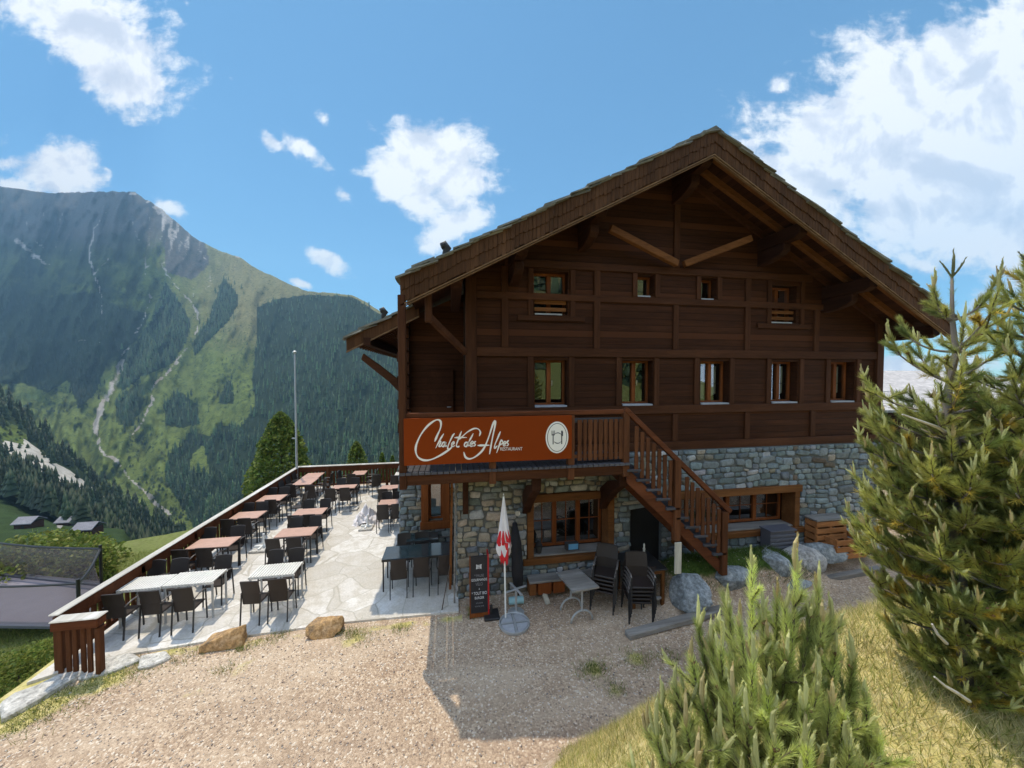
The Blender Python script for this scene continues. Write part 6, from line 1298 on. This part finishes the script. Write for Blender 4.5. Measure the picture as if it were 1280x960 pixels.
def mountain_pine(label, path, whorls, seed, dens=1.0, lean=(0, 0)):
    random.seed(seed); P = [atF(x, y, f) for x, y, f in path]; pn = Pine('mountain_pine', label, P[0])
    zs = np.array([p[2] for p in P]); top = P[-1]; n = len(P)
    MB().tube(P, [.036-.030*i/(n-1) for i in range(n)], 9).build('trunk', M['bark'], pn.t, smooth=True)
    at = lambda z: np.array([np.interp(z, zs, [p[k] for p in P]) for k in range(3)])
    L0 = .17; pn.nd.shoot(at(top[2]-.30), top, 130, .040, .0028, G2, (30, 60)); pn.candle(top-np.array((0, 0, .02)), (0, 0, 1), L0, .009, np.array((.20, .20, .10)))
    for k in range(4): a = k*PI/2+.5; pn.candle(top-np.array((0, 0, .01)), (math.cos(a)*.45, math.sin(a)*.45, 1), .11, .007, np.array((.20, .20, .10)))
    br = MB()
    for (dz, R, nb, rise) in whorls:
        o = at(top[2]-dz)
        a0 = random.random()*6
        nb = nb if dz < .85 else nb+4
        for b in range(nb):
            a = a0+2*PI*b/nb+random.uniform(-.3, .3); R_ = R*random.uniform(.72, 1.12); e = np.array((math.cos(a), math.sin(a), 0)); zz = random.uniform(-.06, .06)
            p1 = o+e*R_*.6+np.array((0, 0, R_*rise*.25+zz)); p2 = o+e*R_+np.array((0, 0, R_*rise+zz)); C = bez(o, p1, p2, 9); br.tube(C, [.009-.006*i/8 for i in range(9)], 6)
            side = np.array((-e[1], e[0], 0)); m = max(2, int(R_*(17 if dz < 1.1 else 27)*dens))
            for k in range(m):
                f = .28+.72*(k+.5)/m; q = C[min(8, int(f*8))]; sg = (-1) ** k; l = random.uniform(.09, .17)*(1.12-.35*f)
                d = e*(.55+.3*random.random())+side*sg*random.uniform(.35, .95)+np.array((0, 0, random.uniform(.4, 1.3))); d /= np.linalg.norm(d); q2 = q+d*l*.9
                r_ = random.random(); col = np.array(G1 if r_ < .5 else (G2 if r_ < .86 else (GB if r_ < .95 else GY)))*random.uniform(.8, 1.2)
                pn.tuft(q, q2, col, int(95*dens), cand=.34 if dz < 1.2 else .2, cl=.065, nc=1)
                if random.random() < .5:
                    d2 = d+RNG.normal(size=3)*.6; d2 /= np.linalg.norm(d2); pn.tuft(q+d*l*.4, q+d*l*.4+d2*l*.7, col*.9, int(70*dens), cand=.2, cl=.05)
                if random.random() < .16: pn.nd.shoot(q, q+e*.06, 30, .045, .003, GY, (40, 85))
            tip = C[-1]; d = C[-1]-C[-3]; d /= np.linalg.norm(d); d = d*.6+np.array((0, 0, .5)); d /= np.linalg.norm(d)
            pn.tuft(C[-2], C[-2]+d*.13, np.array(G1)*random.uniform(.85, 1.2), int(110*dens), cand=.9, cl=.10, nc=3)
    br.build('branches', M['bark'], pn.t, smooth=True)
    pn.finish(); return pn
WA = [(.26, .11, 3, .9), (.44, .18, 3, .85), (.62, .27, 4, .6), (.80, .31, 4, .5), (.96, .36, 4, .5), (1.08, .37, 5, .45), (1.18, .37, 6, .42), (1.32, .38, 7, .4), (1.46, .39, 7, .36), (1.60, .41, 7, .32), (1.74, .42, 7, .3), (1.88, .41, 7, .26), (2.02, .38, 7, .22), (2.16, .33, 7, .18), (2.30, .27, 6, .12), (2.44, .2, 5, .05)]
mountain_pine('tall mountain pine with grey trunk and bare leader shoot in front of the chalet', [(1212, 1015, 2.1), (1205, 800, 2.12), (1193, 640, 2.1), (1195, 560, 2.06), (1183, 500, 2.05), (1195, 440, 2.05), (1190, 395, 2.05), (1190, 345, 2.05)], WA, 21, 1.05)
WB_ = [(.12, .06, 3, 1.2), (.24, .12, 4, .8), (.38, .16, 5, .7), (.52, .20, 6, .6), (.66, .25, 6, .55), (.82, .32, 7, .5), (.98, .40, 7, .45), (1.14, .48, 7, .4), (1.3, .5, 8, .4), (1.46, .52, 8, .35), (1.62, .52, 8, .3), (1.8, .52, 8, .25), (1.98, .5, 7, .2), (2.16, .46, 6, .15)]
mountain_pine('denser mountain pine at the right edge of the view', [(1350, 1020, 1.9), (1330, 700, 1.9), (1308, 480, 1.88), (1292, 335, 1.86)], WB_, 33, 1.05)
# low branches of the tall pine's neighbours in the foreground: two dwarf pines with upright young shoots
def dwarf_pine(label, root, leaders, seed, ln=.045):
    random.seed(seed); R0 = atF(*root); pn = Pine('dwarf_pine', label, R0); stems = MB()
    for (x, y, f, cl, nc) in leaders:
        tip = atF(x, y, f); tip[2] -= cl*.97; h = random.uniform(.32, .55)
        bend = R0+(tip-R0)*.55+np.array((RNG.normal()*.05, RNG.normal()*.05, -.10)); C = bez(R0, bend, tip, 12); stems.tube(C, [.013-.009*i/11 for i in range(12)], 6)
        col = np.array((.52, .55, .20) if random.random() < .75 else G2)*random.uniform(.8, 1.45)
        pn.candle(tip, (RNG.normal()*.05, RNG.normal()*.05, 1), cl, .0098)
        for k in range(nc): a = random.random()*6; pn.candle(tip-np.array((0, 0, .004)), (math.cos(a)*.25, math.sin(a)*.25, 1), cl*random.uniform(.38, .7), .0085)
        pn.bud(tip, np.array((0, 0, 1.)), 3 if random.random() < .3 else 0)
        for i in range(4, 11): pn.nd.shoot(C[i], C[i+1], int(130+20*i), ln*1.15, .0024, col*(.82+.03*i), (16, 50), 0)
        for k in range(random.randint(9, 13)):
            i = random.choice((2, 3, 4, 5, 6, 7, 7, 8, 8, 9, 9, 10)); q = C[i]; a = random.random()*2*PI; d = np.array((math.cos(a)*.85, math.sin(a)*.85, random.uniform(.6, 1.4))); d /= np.linalg.norm(d); l = random.uniform(.08, .15)
            pn.tuft(q, q+d*l, col*random.uniform(.75, 1.1), 100, ln*1.1, .0024, th=(16, 48), cand=.46, cl=cl*.62, nc=1)
        if random.random() < .35:
            q = C[5]; a = random.random()*6; e = np.array((math.cos(a), math.sin(a), .2)); stems.tube([q, q+e*.05, q+e*.09+np.array((0, 0, .02)), q+e*.14], [.004, .003, .003, .002], 5, 1)
    stems.build('stems', [M['bark_dark'], M['deadwood']], pn.t); pn.finish(); return pn
LD = [(997, 669, 1.34, .15, 3), (941, 683, 1.38, .09, 3), (1023, 705, 1.32, .10, 1), (873, 748, 1.30, .11, 3), (828, 848, 1.22, .11, 2), (891, 772, 1.28, .11, 1), (902, 774, 1.24, .12, 2), (972, 725, 1.36, .09, 2), (981, 732, 1.33, .09, 1), (955, 737, 1.30, .12, 2), (911, 732, 1.36, .09, 2), (925, 752, 1.26, .09, 2), (1014, 738, 1.30, .10, 2), (1039, 745, 1.30, .10, 2), (1030, 752, 1.26, .08, 1), (941, 790, 1.2, .11, 2), (1022, 815, 1.16, .15, 3), (919, 832, 1.16, .12, 2), (845, 828, 1.2, .10, 1), (811, 875, 1.16, .12, 3), (822, 872, 1.1, .14, 2), (1005, 845, 1.12, .12, 2), (865, 800, 1.24, .08, 2), (880, 840, 1.16, .12, 2), (960, 830, 1.18, .11, 2), (985, 790, 1.26, .10, 2), (858, 860, 1.1, .13, 2), (935, 860, 1.1, .12, 1), (1040, 850, 1.16, .09, 2), (900, 880, 1.06, .13, 2), (970, 885, 1.05, .12, 2), (1010, 900, 1.04, .1, 1), (840, 905, 1.04, .13, 2), (870, 915, 1.02, .12, 1), (1045, 790, 1.28, .08, 2), (950, 920, 1.0, .12, 2), (1062, 900, 1.04, .1, 1), (925, 945, .98, .11, 1), (890, 950, 1.0, .11, 1), (1000, 950, .98, .1, 1), (815, 945, 1.05, .12, 2), (1045, 945, 1.0, .1, 1)]
dwarf_pine('bushy dwarf pine with upright pale young shoots in the centre foreground', (955, 1180, 1.25), LD, 5)
dwarf_pine('slim young dwarf pine right of the bushy foreground one', (1110, 1150, 1.22), [(1066, 790, 1.22, .12, 3), (1082, 850, 1.2, .06, 2), (1055, 870, 1.18, .07, 2), (1098, 905, 1.16, .06, 1), (1075, 930, 1.1, .07, 1)], 8)
# bleached dead twigs in the tall pine
for pts in ([(1168, 846, 1.62), (1182, 858, 1.62), (1196, 866, 1.63), (1211, 876, 1.66)], [(1165, 780, 1.7), (1172, 793, 1.7), (1183, 804, 1.72)], [(1128, 518, 1.8), (1150, 526, 1.82), (1172, 534, 1.88), (1190, 545, 2.0)]):
    o = MB().tube([atF(*p) for p in pts], [.004, .006, .008, .009][:len(pts)], 6).build('dead_twig', M['deadwood']); tag(o, {1168: 'forked bleached dead twig low in the tall pine', 1165: 'short bleached dead twig in the middle of the tall pine', 1128: 'long bleached dead branch left of the tall pine trunk'}[pts[0][0]], 'branch')
# ------------------------------------------------------------------ leafy bushes and spruces beyond the terrace
def leaf_cloud(name, c, r, n, size, cols, parent, mat, inner=.45, cone=False, squash=0, seed=0):
    rg = np.random.default_rng(seed); d = rg.normal(size=(n, 3)); d /= np.linalg.norm(d, axis=1)[:, None]; rad = (inner+(1-inner)*rg.random(n)**.6)
    lump = .68+.62*fbm(d[:, 0]*2.4+seed+5, d[:, 1]*2.4+d[:, 2]*2.1+9, 4)
    P = d*rad[:, None]*lump[:, None]
    if cone:
        h = rg.random(n)**1.05; a = rg.random(n)*2*PI; rr_ = (1-h**1.5)**.62*(.45+.55*rg.random(n)**.5)*(.72+.55*fbm(np.cos(a)*1.8+seed+h*5, np.sin(a)*1.8+h*7+3, 4)); P = np.stack([rr_*np.cos(a), rr_*np.sin(a), h*2-1], 1)
    P = P*np.array(r)+np.array(c); k = np.array(cols)[rg.integers(0, len(cols), n)]*(.7+.6*rg.random((n, 1)))
    u = rg.normal(size=(n, 3)); u /= np.linalg.norm(u, axis=1)[:, None]; w = np.cross(u, rg.normal(size=(n, 3))); w /= np.linalg.norm(w, axis=1)[:, None]; s = size*(.6+.8*rg.random(n))[:, None]
    V_ = np.stack([P-u*s*.5, P+w*s*.32, P+u*s*.5, P-w*s*.32], 1).reshape(-1, 3)
    return npmesh(name, V_, np.arange(4*n).reshape(-1, 4), mat, parent=parent, colors=np.repeat(k, 4, 0))
def bush(label, x, y, f, r, n, size, cols, seed, nm='leafy_bush', gzv=None, cat='bush'):
    c = atF(x, y, f); t = thing(nm, label, cat, (c[0], c[1], c[2]-r[2])); mb = MB()
    for k in range(6): a = k*1.05; mb.tube([(c[0], c[1], c[2]-r[2]*1.15), (c[0]+.3*r[0]*math.cos(a), c[1]+.3*r[1]*math.sin(a), c[2]-.2*r[2]), (c[0]+.6*r[0]*math.cos(a), c[1]+.6*r[1]*math.sin(a), c[2]+.4*r[2])], [.04*size*8, .025*size*8, .008*size*8], 5)
    mb.build('stems', M['bark_dark'], t); leaf_cloud('foliage', c, r, n, size, cols, t, M['leaf'], seed=seed)
LG = [(.17, .22, .04), (.22, .25, .05), (.12, .17, .035), (.26, .26, .07)]
bush('wide lime green bush behind the trampoline net', 64, 722, 13.2, (2.1, 2.0, 1.75), 9000, .15, LG, 3); bush('smaller lime green bush at the right of the trampoline pole', 112, 720, 12.6, (.75, .8, 1.25), 2600, .13, LG, 9)
bush('bright yellow green shrub in the lower left corner beside the kerb', 18, 850, 7.0, (.75, .7, .55), 5200, .055, [(.17, .21, .035), (.22, .23, .045), (.10, .15, .03)], 4); bush('second yellow green shrub below the trampoline frame', 48, 826, 7.6, (.5, .5, .42), 2600, .055, [(.15, .2, .035), (.2, .22, .045)], 14)
def spruce(label, x, ytop, ybase, f, w, n, size, cols, seed):
    a = atF(x, ytop, f); b = atF(x, ybase, f); t = thing('spruce', label, 'tree', b); h = a[2]-b[2]
    MB().tube([b, b+(a-b)*.95], [.12, .02], 7).build('trunk', M['bark_dark'], t); leaf_cloud('crown', (a+b)/2, (w, w, h/2), n, size, cols, t, M['leaf'], cone=True, seed=seed)
SG = [(.13, .19, .035), (.17, .22, .045), (.07, .115, .028), (.22, .25, .06)]
spruce('large bushy green spruce behind the flagpole corner', 352, 515, 690, 19.5, 2.2, 15000, .17, SG, 2); spruce('small rounded spruce behind the far railing left of the sign', 446, 552, 640, 21, 1.0, 3500, .15, SG, 5)
spruce('thin spruce top behind the far railing next to the sign', 478, 566, 640, 22, .5, 1500, .14, SG[:3], 6); spruce('thin spruce top closest to the sign behind the far railing', 491, 569, 640, 24, .5, 1300, .14, SG[:3], 7); spruce('low green spruce top between the flagpole and the small rounded spruce', 408, 592, 650, 22, .6, 900, .14, SG[:3], 17)
# ------------------------------------------------------------------ grass and pebbles
def blades(name, U_, V_, h, cols, label=None, lean=.35, wid=.006):
    n = len(U_); B = np.stack([U_, V_, ground_z(U_, V_)], 1); a = RNG.random(n)*2*PI; hh = h*(.5+.8*RNG.random(n)); T = B+np.stack([np.cos(a)*hh*lean*RNG.random(n)*2, np.sin(a)*hh*lean*RNG.random(n)*2, hh], 1)
    b = RNG.random(n)*PI; W = np.stack([np.cos(b), np.sin(b), b*0], 1)*wid/2; C = np.array(cols)[RNG.integers(0, len(cols), n)]*(.7+.6*RNG.random((n, 1)))
    P = np.stack([B-W, B+W, T], 1).reshape(-1, 3); o = npmesh(name, P, np.arange(3*n).reshape(-1, 3), M['grassblade'], colors=np.repeat(C, 3, 0)); return tag(o, label, 'grass', kind='stuff')
GC_ = [(.34, .34, .09), (.62, .53, .24), (.74, .64, .36), (.24, .27, .06), (.70, .58, .28)]
u = RNG.uniform(.4, 8.5, 150000); v = RNG.uniform(.2, 4.9, 150000); d = np.interp(u, UF, VF)-v; keep = (d > .15) & (d < 3.6) & (fbm(u*1.3+3, v*1.3+8, 4)+.25*np.clip(d, 0, 1) > .47) & (RNG.random(150000) < np.clip(1.2-np.hypot(u-2, v-2)*.12, .25, 1)); blades('bank_grass', u[keep], v[keep], .075, GC_, 'dry yellow green grass covering the bank in the foreground', .6, .0055)
pts = []
def patch(x, y, r, n, z=0.0): p = atZ(x, y, z); pts.extend((p[0]+RNG.normal()*r, p[1]+RNG.normal()*r*.8) for _ in range(n))
for (x, y, r, n) in ((742, 838, .14, 420), (768, 862, .1, 150), (800, 826, .16, 260), (838, 822, .14, 160), (440, 792, .12, 260), (500, 787, .10, 180), (590, 770, .06, 160), (300, 812, .08, 120), (345, 796, .12, 160), (455, 797, .18, 160), (320, 805, .15, 120), (280, 838, .1, 90), (130, 848, .22, 500), (60, 880, .28, 600), (20, 905, .25, 500), (170, 838, .2, 260), (230, 820, .2, 200), (590, 762, .05, 120)): patch(x, y, r, n)
P_ = np.array(pts); blades('weeds', P_[:, 0], P_[:, 1], .07, [(.13, .19, .04), (.22, .25, .06), (.30, .28, .09)], 'green weeds and grass tufts along the edges of the gravel', .7, .008)
u = np.concatenate([RNG.uniform(4.4, 8.8, 9000)]); v = RNG.uniform(6.4, 7.5, 9000); k = ground_z(u, v) > .25; blades('bed_grass', u[k], v[k], .10, [(.08, .14, .03), (.12, .17, .035)], 'green grass on the raised bed at the foot of the stair', .6, .009)
u = RNG.uniform(-13, -6.7, 26000); v = RNG.uniform(3.0, 17, 26000); ue = np.where(v > 6.2, -6.75, -6.75-(6.2-v)*1.3); k = u < ue-.05; blades('slope_grass', u[k], v[k], .16, [(.20, .24, .05), (.30, .29, .08), (.14, .19, .04)], 'yellow green grass on the slope below the terrace', .6, .012)
def pebbles():
    n = 9000; u = RNG.uniform(-6.3, 9, n*3); v = RNG.uniform(3.4, 7.4, n*3); d = np.interp(u, UF, VF)-v; k = (d < .05) & (v < 7.05+.5*(u > 0)); u, v = u[k][:n], v[k][:n]; n = len(u)
    base = np.array([(1, 0, 0), (0, 1, 0), (-1, 0, 0), (0, -1, 0), (0, 0, 1), (0, 0, -1)], float); tri = np.array([(0, 1, 4), (1, 2, 4), (2, 3, 4), (3, 0, 4), (1, 0, 5), (2, 1, 5), (3, 2, 5), (0, 3, 5)])
    s = (.007+.013*RNG.random(n)**3)[:, None, None]*np.array((1, .8, .6)); rot = RNG.random(n)*6; c, s_ = np.cos(rot), np.sin(rot); Q = base[None]*s*(.8+.4*RNG.random((n, 6, 3)))
    X = Q[..., 0]*c[:, None]-Q[..., 1]*s_[:, None]; Y = Q[..., 0]*s_[:, None]+Q[..., 1]*c[:, None]; P = np.stack([X, Y, Q[..., 2]], -1)+np.stack([u, v, ground_z(u, v)+.004], -1)[:, None]
    col = np.array([(.42, .34, .29), (.55, .48, .42), (.30, .23, .2), (.62, .57, .52), (.2, .17, .16)])[RNG.integers(0, 5, n)]
    o = npmesh('pebbles', P.reshape(-1, 3), (tri[None]+np.arange(n)[:, None, None]*6).reshape(-1, 3), M['stone'], colors=np.repeat(col, 6, 0)); tag(o, 'loose pebbles lying on the gravel yard', 'pebbles', kind='stuff')
pebbles()
